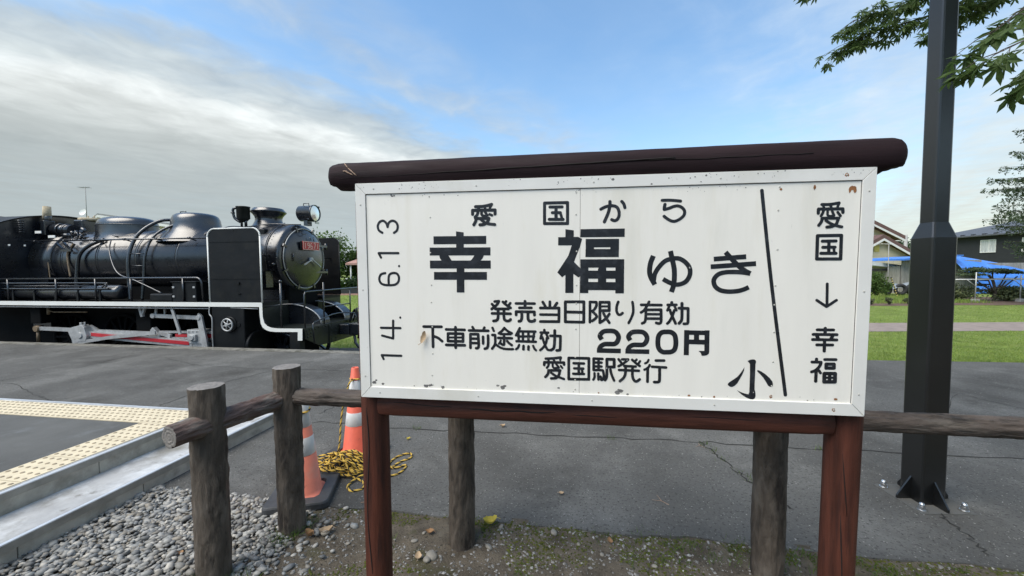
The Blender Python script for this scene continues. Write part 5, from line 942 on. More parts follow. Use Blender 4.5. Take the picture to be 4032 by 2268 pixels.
# fittings in front of the cab
m = MB(); m.tube([(-8.95, -.42, 2.66), (-8.38, -.42, 2.62)], .145, 24); m.tube([(-8.78, -.42, 2.65), (-8.70, -.42, 2.645)], .165, 24); m.tube([(-8.58, -.42, 2.635), (-8.52, -.42, 2.63)], .16, 24); LB(m, 'turbo_generator', BK)
m = MB(); m.box(-9.12, -8.98, -.62, -.40, 2.50, 2.88); m.tube([(-9.05, -.5, 2.85), (-9.05, -.5, 3.0)], .07, 12); LB(m, 'valve_chest', BK, bevel=.02)
m = MB(); m.tube([(-9.08, -.5, 2.92), (-9.06, -.5, 3.24)], [.085, .075], 6); LB(m, 'exhaust_pipe', 'weathered')
m = MB(); m.lathe([(.23, 2.92), (.25, 2.94), (.25, 2.99), (.22, 3.0)], (-8.60, .1, 0), 'z', 24); m.tube([(-8.7, .1, 3.0), (-8.7, .1, 3.07)], .016, 6); m.tube([(-8.5, .1, 3.0), (-8.5, .1, 3.07)], .016, 6); LB(m, 'safety_valve_cover', 'weathered')
m = MB(); m.box(-8.75, -8.45, -.2, .4, 2.58, 2.93); LB(m, 'turret', BK, bevel=.03)
m = MB()
for k in range(6): m.tube([(-9.14+.05*math.cos(a_*.6), -.95+.05*math.sin(a_*.6), 2.55+k*.055) for a_ in range(11)], .014, 6)
LB(m, 'spring', BK)
for b_ in ((-8.88, -8.70, -.86, -.845, 2.52, 2.58), (-8.42, -8.22, -.90, -.885, 2.40, 2.46), (-9.12, -9.06, -1.2, -1.19, 2.2, 2.24), (-9.0, -8.95, -1.0, -.99, 2.2, 2.24)): LB(MB().box(*b_), 'label_plate', 'loco_white')
m = MB(); rr = random.Random(4)
for k in range(12):
    c_ = V((-7.95+rr.uniform(-.18, .22), -.62+rr.uniform(-.12, .1), 2.46+rr.uniform(-.06, .10))); m.tube([c_, c_+V((rr.uniform(-.1, .1), rr.uniform(-.1, .1), rr.uniform(-.06, .1)))], rr.uniform(.02, .045), 8)
m.tube([(-7.9+.1*math.cos(a_*.5236), -.72, 2.45+.1*math.sin(a_*.5236)) for a_ in range(12)], .014, 6, closed=True); LB(m, 'injector_valve', BK)
m = MB(); m.bar((-8.3, -.82, 2.26), (-8.02, -.86, 2.08), .04, .05); m.bar((-8.12, -.8, 2.28), (-7.84, -.86, 2.10), .04, .05); m.bar((-8.1, -.86, 2.09), (-7.8, -.86, 2.09), .04, .05); LB(m, 'bracket', BK)
# firebox and cab
m = MB(); m.lathe([(.80, -9.28), (.80, -8.62), (.77, -8.60)], (0, 0, CZ), 'x', 64); m.box(-9.25, -8.7, -.78, .78, .2, 1.8); LB(m, 'firebox', BK)
arcp = [(1.38*math.sin(t*math.pi/180*1.0)/math.sin(math.radians(50)), 2.62+.42*(math.cos(math.radians(t))-math.cos(math.radians(50)))/(1-math.cos(math.radians(50)))) for t in range(-50, 51, 5)]
m = MB(); m.prism([(-9.30, y, z) for y, z in [(-1.38, .90)]+arcp+[(1.38, .90)]], (.05, 0, 0)); cab = LB(m, 'cab', BK)
m = MB(); m.prism([(-12.0, y*1.05, z+.02) for y, z in arcp]+[(-12.0, y*1.05, z-.012) for y, z in reversed(arcp)], (2.82, 0, 0)); LB(m, 'roof', 'loco_flat', cab)
for sg in (-1, 1):
    m = MB(); m.box(-12, -9.3, *sorted((sg*1.38, sg*1.35)), .9, 1.75); m.box(-9.6, -9.3, *sorted((sg*1.38, sg*1.35)), 1.75, 2.62); m.box(-12, -11.5, *sorted((sg*1.38, sg*1.35)), 1.75, 2.62); LB(m, 'side_sheet', BK, cab)

# ------------------------------------------------------------------ plants
mat('leaf_maple', (.088, .14, .038), .6, var=.25, vs=8, bump=.1, spec=.4, trans=.5)
mat('leaf_tree', (.095, .15, .042), .75, var=.3, vs=.8, bump=0, spec=.3, island=[(.45, .55, .5), (.8, .9, .7), (1.1, 1.1, .75), (.65, .8, .7)], trans=.25)
mat('leaf_dark', (.045, .078, .035), .75, var=.3, vs=.8, bump=0, spec=.3, island=[(.4, .5, .5), (.8, .9, .8), (1.1, 1.1, .8), (.6, .75, .7)], trans=.2)
mat('leaf_pine', (.085, .115, .070), .75, var=.3, vs=2, bump=0, spec=.25, island=[(.5, .55, .55), (.9, 1, .9), (1.15, 1.1, .8), (.7, .8, .75)], trans=.15)
mat('leaf_dull', (.13, .15, .085), .8, var=.3, vs=1, bump=0, spec=.2, island=[(.5, .55, .5), (.9, .95, .8), (1.1, 1.05, .8)], trans=.15)
mat('tree_bark', (.085, .068, .055), .9, var=.35, vs=8, bump=.8, bs=30, bdist=.02)
mat('flower', (.75, .74, .70), .7, var=.1, bump=0)
def leaves(mb, pts, size, rr, flat=.0, asp=.55):
    for p in pts:
        s = size*rr.uniform(.6, 1.35); d = V((rr.gauss(0, 1), rr.gauss(0, 1), rr.gauss(0, 1)*(1-flat))).normalized(); q = d.orthogonal().normalized(); q.rotate(Matrix.Rotation(rr.uniform(0, 6.28), 3, d)); p = V(p)
        mb.add([p-d*s, p-q*s*asp, p+d*s, p+q*s*asp], [(0, 1, 2, 3)])
def clump_pts(c, rad, n, K, rr, hollow=.55):
    cs = []
    for k in range(K):
        d = V((rr.gauss(0, 1), rr.gauss(0, 1), rr.gauss(0, 1))).normalized()*(hollow+(1-hollow)*rr.random()); cs.append((V((c[0]+d.x*rad[0]*.8, c[1]+d.y*rad[1]*.8, c[2]+d.z*rad[2]*.8)), rr.uniform(.18, .34)))
    out = []
    for i in range(n):
        q, s = cs[rr.randrange(K)]; g = V((rr.gauss(0, 1), rr.gauss(0, 1), rr.gauss(0, .75))); out.append(q+V((g.x*rad[0]*s, g.y*rad[1]*s, g.z*rad[2]*s)))
    return out
def tree(name, loc, h, rad, n, size, mt, label, rr, group=None, cat='tree', K=38, trunk_r=.14):
    t = empty(name, loc, label=label, cat=cat, group=group); zc = h-rad[2]
    m = MB(); m.tube([(0, 0, -.1), (.05, 0, zc*.5), (-.03, .04, zc), (.05, 0, h-rad[2]*.3)], [trunk_r, trunk_r*.8, trunk_r*.55, trunk_r*.15], 9)
    for k in range(7):
        a_ = k*2.4; z0 = zc*.75+rr.random()*rad[2]*.5; e = V((math.cos(a_)*rad[0]*.7, math.sin(a_)*rad[1]*.7, z0+rad[2]*.6)); m.tube([(0, 0, z0), e*.5+V((0, 0, z0*.5)), e], [trunk_r*.4, trunk_r*.25, trunk_r*.08], 6)
    m.build('trunk', 'tree_bark', t, fix=False)
    m = MB(); leaves(m, clump_pts((0, 0, zc), rad, n, K, rr), size, rr); m.build('crown', mt, t, fix=False); return t
def shrub(name, loc, rad, n, size, mt, label, rr, group=None, K=14):
    t = empty(name, loc, label=label, cat='shrub', group=group); m = MB()
    for k in range(7): a_ = k*.9; m.tube([(0, 0, -.05), (math.cos(a_)*rad[0]*.4, math.sin(a_)*rad[1]*.4, rad[2]*1.1), (math.cos(a_)*rad[0]*.7, math.sin(a_)*rad[1]*.7, rad[2]*1.6)], [.02, .012, .004], 5)
    m.build('stems', 'tree_bark', t, fix=False)
    m = MB(); leaves(m, [V((p.x, p.y, max(.03, p.z))) for p in clump_pts((0, 0, rad[2]), rad, n, K, rr, .3)], size, rr); m.build('foliage', mt, t, fix=False); return t
rr = random.Random(42)
# maple overhead
def maple_leaf(droop, fold, seed):
    r2 = random.Random(seed); P = [(0, 0)]
    spec = [(-128, .40), (-82, .72), (-40, .93), (0, 1.0), (40, .93), (82, .72), (128, .40)]; ring = []
    for i, (a_, L_) in enumerate(spec):
        a_ += r2.uniform(-4, 4); L_ *= r2.uniform(.92, 1.06)
        for da, f in ((-15, .42), (-12.5, .62), (0, 1.0), (12.5, .62), (15, .42)): ring.append((math.radians(a_+da), L_*f))
        if i < 6: mid = (a_+spec[i+1][0])/2; ring.append((math.radians(mid), .27))
    vs = [V((0, 0, 0))]
    for a_, L_ in ring: vs.append(V((L_*math.cos(a_), L_*math.sin(a_), -droop*L_*L_+fold*abs(math.sin(a_*1.0))*L_*.5)))
    m = MB(); m.add(vs, [(0, i, i+1) for i in range(1, len(ring))], 0, False); m.tube([(0, 0, 0), (-.25, 0, .03), (-.5, 0, .10)], .012, 4); return m
maple = empty('maple_tree', (4.9, .9, 0), label='maple tree with hanging palmate leaves at the upper right corner', cat='tree')
MO = V((4.9, .9, 0))
m = MB(); m.tube([(0, 0, -.1), (.05, 0, 1.2), (-.05, .1, 2.6), (-.3, .3, 3.8), (-.2, .2, 5.0)], [.17, .14, .12, .10, .05], 12); m.build('trunk', 'tree_bark', maple, fix=False)
LM = [maple_leaf(rr.uniform(.05, .5), rr.uniform(-.2, .25), k).build('leaf', 'leaf_maple', None, fix=False).data for k in range(6)]
for o in [o for o in scene.objects if o.data in LM]: bpy.data.objects.remove(o)
def put_leaf(parent, p, tip, nrm, size):
    x = tip.normalized(); z = (nrm-x*nrm.dot(x)).normalized(); y = z.cross(x)
    o = bpy.data.objects.new('leaf', rr.choice(LM)); scene.collection.objects.link(o); o.parent = parent
    M = Matrix(((x.x, y.x, z.x, 0), (x.y, y.y, z.y, 0), (x.z, y.z, z.z, 0), (0, 0, 0, 1)))
    o.matrix_basis = Matrix.Translation(p-MO) @ M @ Matrix.Diagonal((size, size, size, 1)); return o
leaf_n = [0]; extra = MB()
def branch(ctl, r0, nside, side_len, size, leaf_gap, hang=.35):
    pts = crom([V(c) for c in ctl], 10); m = MB(); k = len(pts); m.tube([p-MO for p in pts], [r0*(1-.85*i/(k-1)) for i in range(k)], 6); b = m.build('branch', 'tree_bark', maple, fix=False); tw = MB()
    def leaf_at(p, d):
        s = size*rr.uniform(.7, 1.15); out = (d*.7+V((rr.gauss(0, .5), rr.gauss(0, .5), -hang+rr.gauss(0, .25)))).normalized(); q = p+out*s*.5+V((0, 0, -.005))
        nv_ = V((rr.gauss(0, .45), rr.gauss(0, .45)-.25, 1))
        if leaf_n[0] < 295: put_leaf(b, q, out, nv_, s)
        else:
            x_ = out; z_ = (nv_-x_*nv_.dot(x_)).normalized(); y_ = z_.cross(x_); me_ = rr.choice(LM); extra.add([q-MO+(x_*v.co.x+y_*v.co.y+z_*v.co.z)*s for v in me_.vertices], [tuple(p.vertices) for p in me_.polygons])
        leaf_n[0] += 1
    for i in range(nside):
        t = .25+.75*(i+rr.random()*.6)/nside; j = min(k-2, int(t*(k-1))); p = pts[j]; d = (pts[j+1]-pts[j]).normalized(); s = d.cross(V((0, 0, 1))).normalized()*(1 if i % 2 else -1)
        e = p+(d*.75+s*.75+V((0, 0, rr.uniform(-.45, .15)))).normalized()*side_len*rr.uniform(.5, 1.2)*(1.15-.5*t); mid = p.lerp(e, .5)+V((0, 0, .012)); tw.tube([q-MO for q in (p, mid, e)], [.0026, .0019, .001], 4)
        L_ = (e-p).length; nn2 = max(1, int(L_/leaf_gap)); dd = (e-p).normalized(); sd = dd.cross(V((0, 0, 1))).normalized()
        for a_ in range(nn2):
            q = p.lerp(e, (a_+.6)/nn2)
            for sg in (-1, 1): leaf_at(q, dd*.5+sd*sg*.8)
        leaf_at(e, dd)
    leaf_at(pts[-1], (pts[-1]-pts[-4]).normalized()); tw.build('twigs', 'tree_bark', b, fix=False)
branch([(2.75, 1.25, 2.78), (2.3, 1.35, 2.56), (2.02, 1.42, 2.44), (1.80, 1.47, 2.335)], .006, 12, .18, .070, .045)
branch([(2.6, 1.25, 2.50), (2.2, 1.35, 2.38), (2.0, 1.42, 2.34), (1.91, 1.45, 2.275)], .005, 9, .14, .072, .045, .6)
branch([(2.7, 1.5, 3.0), (2.3, 1.6, 2.74), (2.10, 1.62, 2.60), (1.97, 1.62, 2.50)], .005, 10, .18, .070, .045)
branch([(5.0, 2.6, 4.5), (4.1, 3.0, 3.90), (3.5, 3.2, 3.62), (3.0, 3.3, 3.50), (2.88, 3.3, 3.45)], .012, 36, .30, .068, .050)
branch([(4.6, 2.7, 4.5), (3.7, 3.1, 3.95), (3.25, 3.25, 3.72), (2.85, 3.3, 3.60)], .010, 32, .30, .068, .050)
branch([(4.8, 2.8, 4.3), (4.3, 3.2, 3.95), (3.95, 3.3, 3.74), (3.72, 3.35, 3.66)], .009, 24, .30, .068, .050)
branch([(3.4, 2.7, 4.4), (2.8, 3.1, 4.0), (2.5, 3.2, 3.84), (2.36, 3.2, 3.76)], .005, 7, .12, .075, .055)
extra.build('outer_foliage', 'leaf_maple', maple, fix=False, kind='stuff')
m = MB(); pts = []
while len(pts) < 2600:
    d = V((rr.gauss(0, 1), rr.gauss(0, 1), rr.gauss(0, 1))).normalized()*rr.random()**.4; p = V((4.6+d.x*3.4, -.3+d.y*2.9, 4.9+d.z*1.5))
    if p.y > 0 and (p.z-1.55) < .86*p.y and abs(p.x) < 1.6*p.y: continue
    pts.append(p-MO)
leaves(m, pts, .11, rr, .4, .8); m.build('foliage', 'leaf_maple', maple, fix=False, kind='stuff')
# spruce at the right edge
sp = empty('spruce_tree', (21.4, 14.2, 0), label='tall spruce with layered drooping branches at the right edge', cat='tree')
m = MB(); m.tube([(0, 0, -.1), (0, 0, 3), (0, 0, 8)], [.16, .11, .02], 10); m.build('trunk', 'tree_bark', sp, fix=False)
m = MB(); br = MB()
for lvl in range(17):
    z = 2.1+lvl*.40; R_ = (1.9 if z < 3.1 else 2.9 if z < 4.7 else 2.9*(1-(z-4.7)/5.5))*rr.uniform(.8, 1.1)
    for k in range(11):
        z = 2.1+lvl*.40+rr.uniform(-.16, .16); a_ = k*.571+lvl*.37+rr.uniform(-.15, .15); L_ = R_*rr.uniform(.75, 1.15); d = V((math.cos(a_), math.sin(a_), 0)); s = V((-d.y, d.x, 0))
        P = [V((0, 0, z))+d*L_*t+V((0, 0, -.22*L_*t+.20*L_*t*t)) for t in (0, .25, .5, .75, 1)]; br.tube(P, [.02, .016, .012, .008, .003], 5)
        for q in range(int(95*L_)):
            t = .12+.88*rr.random(); c_ = V((0, 0, z))+d*L_*t+V((0, 0, -.22*L_*t+.20*L_*t*t)); w_ = (1-t)*.42*L_+.06; e = c_+s*rr.gauss(0, .5)*w_+V((0, 0, -abs(rr.gauss(0, .12))))
            dd = (d*rr.uniform(.4, 1)+s*rr.gauss(0, .6)+V((0, 0, -rr.random()*.35))).normalized(); 
            leaves(m, [e, e+V((rr.gauss(0, .03), rr.gauss(0, .03), rr.gauss(0, .035)))], .05, rr, 0, .38)
br.build('branches', 'tree_bark', sp, fix=False); m.build('crown', 'leaf_pine', sp, fix=False)
# garden on the right
SH = 'shrubs by the garden shed'
shrub('shrub', (19.0, 20.0, 0), (.75, .5, .62), 3600, .05, 'leaf_tree', 'feathery green shrub growing against the carport', rr)
shrub('shrub', (20.4, 17.6, 0), (.85, .6, .36), 2600, .05, 'leaf_dull', 'grey green shrub at the foot of the left pipe frame post', rr)
shrub('shrub', (22.6, 17.4, 0), (.95, .6, .34), 2800, .05, 'leaf_dull', 'wide dull green shrub beneath the trained pine', rr)
shrub('shrub', (24.4, 17.8, 0), (.9, .5, .25), 1600, .05, 'leaf_dull', 'low shrub at the far right beneath the blue tarpaulin', rr)
for i, (x, y) in enumerate([(14.9, 15.9), (15.6, 15.85), (16.5, 15.95), (17.5, 15.9), (14.2, 15.8)]): shrub('small_shrub', (x, y, 0), (.18, .15, .15), 200, .04, 'leaf_dull', ['second small shrub from the board edge in the soil row', 'third small shrub from the board edge in the soil row', 'fourth small shrub in the soil row left of the lamp pole', 'small shrub in the soil row hidden beside the lamp pole', 'small shrub in the soil row closest to the board edge'][i], rr, 'small shrubs in the soil row', 6)
gm = MB(); blades(gm, 9000, lambda r: (r.uniform(13.5, 20.5), r.uniform(16.3, 20.2)), .16, .012, lambda x, y: -.02, rr, .4); gm.build('rough_grass', 'blade', kind='stuff', fix=False)
# trained pine and its pipe frame
mat('pipe', (.50, .51, .50), .45, metal=.5, var=.15, vs=8); mat('footing', (.34, .33, .31), .9, var=.2)
fr = empty('pipe_frame', (20.17, 16.7, 0), label='galvanised pipe frame on concrete footings propping the trained pine', cat='frame')
for x, y, h in ((0, 0, 1.30), (2.02, .05, 1.16), (4.2, .1, 1.16)):
    MB().tube([(x, y, .1), (x, y, h)], .022, 8).build('post', 'pipe', fr); MB().box(x-.10, x+.10, y-.1, y+.1, -.05, .13).build('footing', 'footing', fr, bevel=.015)
MB().tube([(-.95, 0, .985), (4.5, .1, .975)], .022, 8).build('beam', 'pipe', fr); MB().tube([(-.1, 1.0, .99), (4.5, 1.05, .98)], .02, 8).build('beam', 'pipe', fr)
for x, s in ((0, -1), (2.02, -1), (2.02, 1)): MB().tube([(x, 0, .68), (x+s*.38, 0, .97)], .015, 8).build('brace', 'pipe', fr)
pn = empty('trained_pine', (21.75, 17.3, 0), label='flat topped trained pine spreading over the pipe frame', cat='tree')
m = MB(); m.tube(crom([(0, 0, -.1), (.03, 0, .35), (0, 0, .55), (-.1, 0, .9), (-.3, 0, 1.15)], 5), .05, 8)
for e in ((-.55, -.2, .95), (.5, 0, .9), (.62, .1, 1.2), (-1.1, 0, 1.15), (.1, .2, 1.3), (1.0, 0, 1.1)): m.tube(crom([(0, 0, .38), V(e)*.55+V((0, 0, .12)), e], 5), [.032]*5+[.026]*5+[.015], 6)
m.build('trunk', 'tree_bark', pn, fix=False)
m = MB(); pts = []
for cx_, cz_, rx, rz_, n_ in ((-.85, 1.40, .5, .14, 1300), (-1.3, 1.2, .5, .09, 800), (.0, 1.36, .6, .10, 1300), (.6, 1.30, .5, .08, 800)): pts += clump_pts((cx_, 0, cz_), (rx, .6, rz_), n_, 14, rr, .2)
leaves(m, pts, .060, rr, .3, .30); m.build('crown', 'leaf_pine', pn, fix=False)

# ------------------------------------------------------------------ buildings
mat('cream_wall', (.58, .50, .36), .85, var=.08, vs=2, bump=.2, bs=30, patch=[((.44, .37, .26), 3, (.6, .75))]); mat('roof_brown', (.13, .070, .060), .7, var=.2, vs=3, bump=.3)
mat('trim_white', (.70, .69, .66), .6, var=.08); mat('plywood', (.30, .285, .255), .9, var=.2, vs=3, stretch=(3, 3, .5), bump=.2, patch=[((.17, .165, .15), 2.2, (.5, .7))]); mat('siding_pale', (.50, .49, .49), .8, var=.1)
mat('tarp_blue', (.045, .20, .66), .45, var=.18, vs=2.5, bump=.5, bs=6, bdist=.03, patch=[((.10, .30, .78), 2.5, (.55, .7))]); mat('tarp_silver', (.30, .335, .36), .4, metal=.3, var=.3, vs=4, bump=.6, bs=9, bdist=.03)
mat('black_wall', (.022, .024, .027), .8, var=.15, vs=3, bump=.2); mat('slate', (.10, .105, .115), .5, var=.15, vs=2, bump=.2, metal=.2); mat('glass', (.30, .33, .35), .15, var=.3, vs=2, bump=0); mat('curtain', (.52, .53, .53), .6, var=.35, vs=6, stretch=(3, 3, .3), bump=.2)
mat('door_blue', (.03, .12, .45), .5, var=.2); mat('tyre', (.020, .021, .022), .8, var=.3); mat('poly_roof', (.62, .66, .68), .4, var=.12, vs=3); mat('far_pole', (.34, .335, .32), .85, var=.2); mat('yellow_paint', (.70, .55, .20), .6, var=.2); mat('vent_yellow', (.60, .47, .12), .6, var=.2)
mat('brick_pink', (.42, .24, .20), .85, var=.15); mat('white_wall', (.62, .63, .62), .8, var=.06); mat('grey_roof', (.23, .235, .23), .7, var=.15)
def gable(parent, x0, x1, y0, y1, zw, zr, mw, mr, over=.35, th=.12, xr=None):
    xr = (x0+x1)/2 if xr is None else xr
    m = MB(); m.prism([(x0, y0, -.1), (x1, y0, -.1), (x1, y0, zw), (xr, y0, zr), (x0, y0, zw)], (0, y1-y0, 0)); m.build('wall', mw, parent)
    sl = (zr-zw)/(x1-xr); 
    for sx, xe in ((1, x1+over), (-1, x0-over)):
        k = (zr-zw)/abs((x1 if sx > 0 else x0)-xr); ze = zr-k*abs(xe-xr)
        m = MB(); m.prism([(xr, y0-over, zr+.03), (xe, y0-over, ze+.03), (xe, y0-over, ze+.03+th), (xr, y0-over, zr+.03+th)], (0, y1-y0+2*over, 0)); m.build('roof', mr, parent)
        m = MB(); m.prism([(xr, y0-over-.03, zr-.14), (xe, y0-over-.03, ze-.14), (xe, y0-over-.03, ze+.028), (xr, y0-over-.03, zr+.028)], (0, .05, 0)); m.build('bargeboard', 'trim_white', parent)
ch = empty('cream_house', (28.5, 30, 0), label='cream house with red brown gable roofs behind the carport', cat='house')
gable(ch, -3.0, 3.0, 0, 4, 2.05, 3.72, 'cream_wall', 'roof_brown', .45, .30)
gable(ch, -3.2, 4.9, 4.05, 11, 4.2, 6.2, 'cream_wall', 'roof_brown', .65, .34)
MB().box(-.35, .05, -.05, .02, 2.75, 3.25).build('vent', 'vent_yellow', ch, bevel=.01)
m = MB()
for z in (.6, 1.2, 1.8, 2.4): m.box(-3.0, 3.0, -.004, .01, z, z+.015)
for k in range(9): m.box(-3+k*.7, -2.985+k*.7, -.004, .01, 0, 2.1)
m.build('wall_joints', 'plywood', ch)
cp = empty('carport', (21.0, 24.0, 0), label='open carport with white corrugated roof beside the shed', cat='carport')
m = MB(); m.prism([(-.5, -.9, 1.80), (2.75, -.9, 1.42), (2.75, -.9, 1.62), (-.5, -.9, 2.02)], (0, 2.6, 0)); m.build('roof', 'poly_roof', cp)
MB().box(-.4, 2.7, 1.5, 1.6, 0, 1.45).build('back_wall', 'siding_pale', cp)
for x in (.0, 2.55): MB().box(x, x+.12, -.8, -.68, -.1, 1.75 if x < 1 else 1.5).build('post', 'roof_brown', cp)
MB().box(-.4, 2.7, -.85, -.75, 1.33, 1.46).build('fascia', 'black_wall', cp)
MB().bar((.9, .6, .1), (1.15, .6, 1.0), .18, .05).build('board', 'plywood', cp)
shed = empty('shed', (22.6, 22.3, 0), label='weathered plywood shed with blue tarpaulin over its roof', cat='shed')
for k in range(5):
    x = k*.92; MB().box(x+.004, x+.916, 0, .05, .95, 1.93).build('wall_panel', 'plywood', shed); 
    if k != 1: MB().box(x+.004, x+.916, .006, .05, -.05, .944).build('wall_panel', 'plywood', shed)
MB().box(.95, 1.75, .0, .05, -.05, .93).build('door', 'door_blue', shed); MB().box(.93, 1.75, -.02, .03, 1.15, 1.80).build('window', 'glass', shed)
for x in (.91, 1.75): MB().box(x, x+.05, -.03, .03, 0, 1.85).build('door_frame', 'trim_white', shed)
MB().box(4.62, 10.5, .03, .08, -.05, 1.75).build('wall_panel', 'plywood', shed); MB().box(0, 10.5, .1, 3.5, -.05, 1.6).build('wall', 'plywood', shed)
m = MB(); m.prism([(-.45, -.55, 1.92), (2.9, -.55, 2.14), (2.9, -.55, 2.22), (-.45, -.55, 2.02)], (0, 4.2, 0)); m.build('roof', 'tarp_blue', shed)
# draped tarpaulin
nu, nv = 60, 26; m = MB(); vs = []
for j in range(nv+1):
    for i in range(nu+1):
        s = i/nu; t = j/nv; x = 2.75+7.4*s; ztop = 2.30-.175*7.4*s; fan = math.sin((s*9+t*2.2)*3.0)*.05+.03*noise.noise(V((s*14, t*3, 2)))
        dr = 1.0-.35*s
        if t < .45: q = t/.45; y = .5-1.2*q; z = ztop+.06*(1-q)-dr*q**1.5+fan*q*1.4
        else: q = (t-.45)/.55; y = -.70-.10*math.sin(q*2)+fan*1.3; z = (ztop-dr)*(1-q)+.04*q
        vs.append((x, y, z))
m.add(vs, [(j*(nu+1)+i, j*(nu+1)+i+1, (j+1)*(nu+1)+i+1, (j+1)*(nu+1)+i) for j in range(nv) for i in range(nu) if not (j/nv > .44 and i/nu < .13+.05*math.sin(j*1.7))], 0, True)
tp = m.build('blue_tarpaulin', 'tarp_blue', loc=(22.6, 22.3, 0), label='bright blue tarpaulin draped over the right half of the shed', cat='tarpaulin', fix=False)
# tyres under a silver sheet
ty = MB(); ty.tube([(0, .23*math.sin(a_*.3142), .32+.23*math.cos(a_*.3142)) for a_ in range(20)], .09, 8, closed=True)
t1 = None
for i, (x, y, rz_) in enumerate([(20.75, 21.2, 1.9), (21.25, 21.0, 1.35), (21.85, 21.0, 1.6), (22.45, 21.1, 1.5)]):
    lb = ['old tyre at the left end of the row under the silver sheet', 'old tyre second from left with something blue inside', 'large old tyre facing forward under the silver sheet', 'old tyre at the right end beside the lamp pole'][i]
    o = ty.build('tyre', 'tyre', loc=(x, y, 0), rz=rz_) if t1 is None else copy_obj(t1, None, (x, y, 0)); t1 = t1 or o; o.rotation_euler = (0, 0, rz_); tag(o, lb, 'tyre', 'tyres under the sheet')
m = MB(); vs = [(20.8+1.8*i/16, 20.95+.9*j/8, .50+.10*math.sin(i*.5)+.06*noise.noise(V((i*.5, j*.6, 1)))+.08*(j/8)-(.16 if j == 0 else 0)) for j in range(9) for i in range(17)]; m.add(vs, [(j*17+i, j*17+i+1, (j+1)*17+i+1, (j+1)*17+i) for j in range(8) for i in range(16)], 0, True); m.build('silver_sheet', 'tarp_silver', label='crumpled silver plastic sheet laid over the old tyres', cat='sheet', fix=False)
# antenna mast and striped stake
am = empty('antenna_mast', (19.58, 20.0, 0), label='thin mast with small television antenna in front of the cream house', cat='antenna')
MB().tube([(0, 0, 0), (-.04, 0, 2.72)], .018, 6).build('mast', 'far_pole', am); m = MB(); m.tube([(-.45, 0, 2.76), (.06, 0, 2.72)], .012, 6)
for k in range(5): m.tube([(-.42+k*.1, -.14, 2.75), (-.42+k*.1, .14, 2.75)], .007, 5)
m.build('antenna', 'trim_white', am)
st_ = empty('striped_stake', (19.62, 19.9, 0), label='leaning black and yellow striped stake beside the tyres', cat='stake'); A_, B_ = V((0, 0, 1.03)), V((.36, 0, .05))
for k in range(16): MB().tube([A_.lerp(B_, k/16), A_.lerp(B_, (k+1)/16)], .026, 8).build('stripe', 'yellow_paint' if k % 2 else 'tyre', st_)
# black house
bh = empty('black_house', (46.35, 37.5, 0), math.radians(-90-3), label='black two storey house with grey roof and white framed windows', cat='house')
MB().box(-6, 6.5, 0, 8, -.1, 4.52).build('wall', 'black_wall', bh)
m = MB(); e = .5; m.add([(-6-e, -e, 4.50), (6.5+e, -e, 4.50), (6.5+e, 8+e, 4.50), (-6-e, 8+e, 4.50), (-1.2, 4, 6.1), (2.0, 4, 6.1), (-6-e, -e, 4.62), (6.5+e, -e, 4.62), (6.5+e, 8+e, 4.62), (-6-e, 8+e, 4.62)], [(0, 3, 2, 1), (0, 1, 7, 6), (1, 2, 8, 7), (2, 3, 9, 8), (3, 0, 6, 9), (6, 7, 5, 4), (7, 8, 5), (8, 9, 4, 5), (9, 6, 4)]); m.build('roof', 'slate', bh)
MB().box(-6-e-.05, 6.5+e, -e-.06, -e-.002, 4.50, 4.60).build('gutter', 'slate', bh)
for k in range(14): MB().box(-6+k*.95, -5.7+k*.95, -.36, -.16, 4.66, 4.76).build('snow_guard', 'black_wall', bh)
for x0_, x1_, z0_, z1_ in ((-.6, .55, 2.95, 4.08), (2.65, 3.8, 2.95, 4.08)):
    w_ = MB().box(x0_, x1_, -.03, .01, z0_, z1_).build('window', 'curtain', bh)
    m = MB(); t_ = .06; m.box(x0_-t_, x1_+t_, -.07, -.005, z1_, z1_+t_); m.box(x0_-t_, x1_+t_, -.07, -.005, z0_-t_, z0_); m.box(x0_-t_, x0_, -.07, -.005, z0_, z1_); m.box(x1_, x1_+t_, -.07, -.005, z0_, z1_); m.box((x0_+x1_)/2+.05, (x0_+x1_)/2+.12, -.06, -.031, z0_, z1_); m.build('frame', 'trim_white', w_)
MB().box(-6, 6.5, -.02, .0, 1.75, 1.82).build('belt_course', 'slate', bh)
up_ = empty('utility_pole', (46.0, 45, 0), label='pale concrete utility pole between the cream house and lamp pole', cat='pole'); MB().tube([(0, 0, -1), (-.1, 0, 5.3)], [.2, .16], 10).build('shaft', 'far_pole', up_)
for i, (x, y, h) in enumerate([(50.6, 52, 4.9), (53.6, 53, 5.4), (56.5, 54, 4.9)]): tree('far_tree', (x, y, 0), h, (2.6, 2.0, 1.9), 2600, .20, 'leaf_dark', ['dark distant tree touching the cream house roof', 'dark distant tree directly behind the utility pole', 'dark distant tree mostly hidden behind the lamp pole'][i], rr, 'trees beyond the houses')
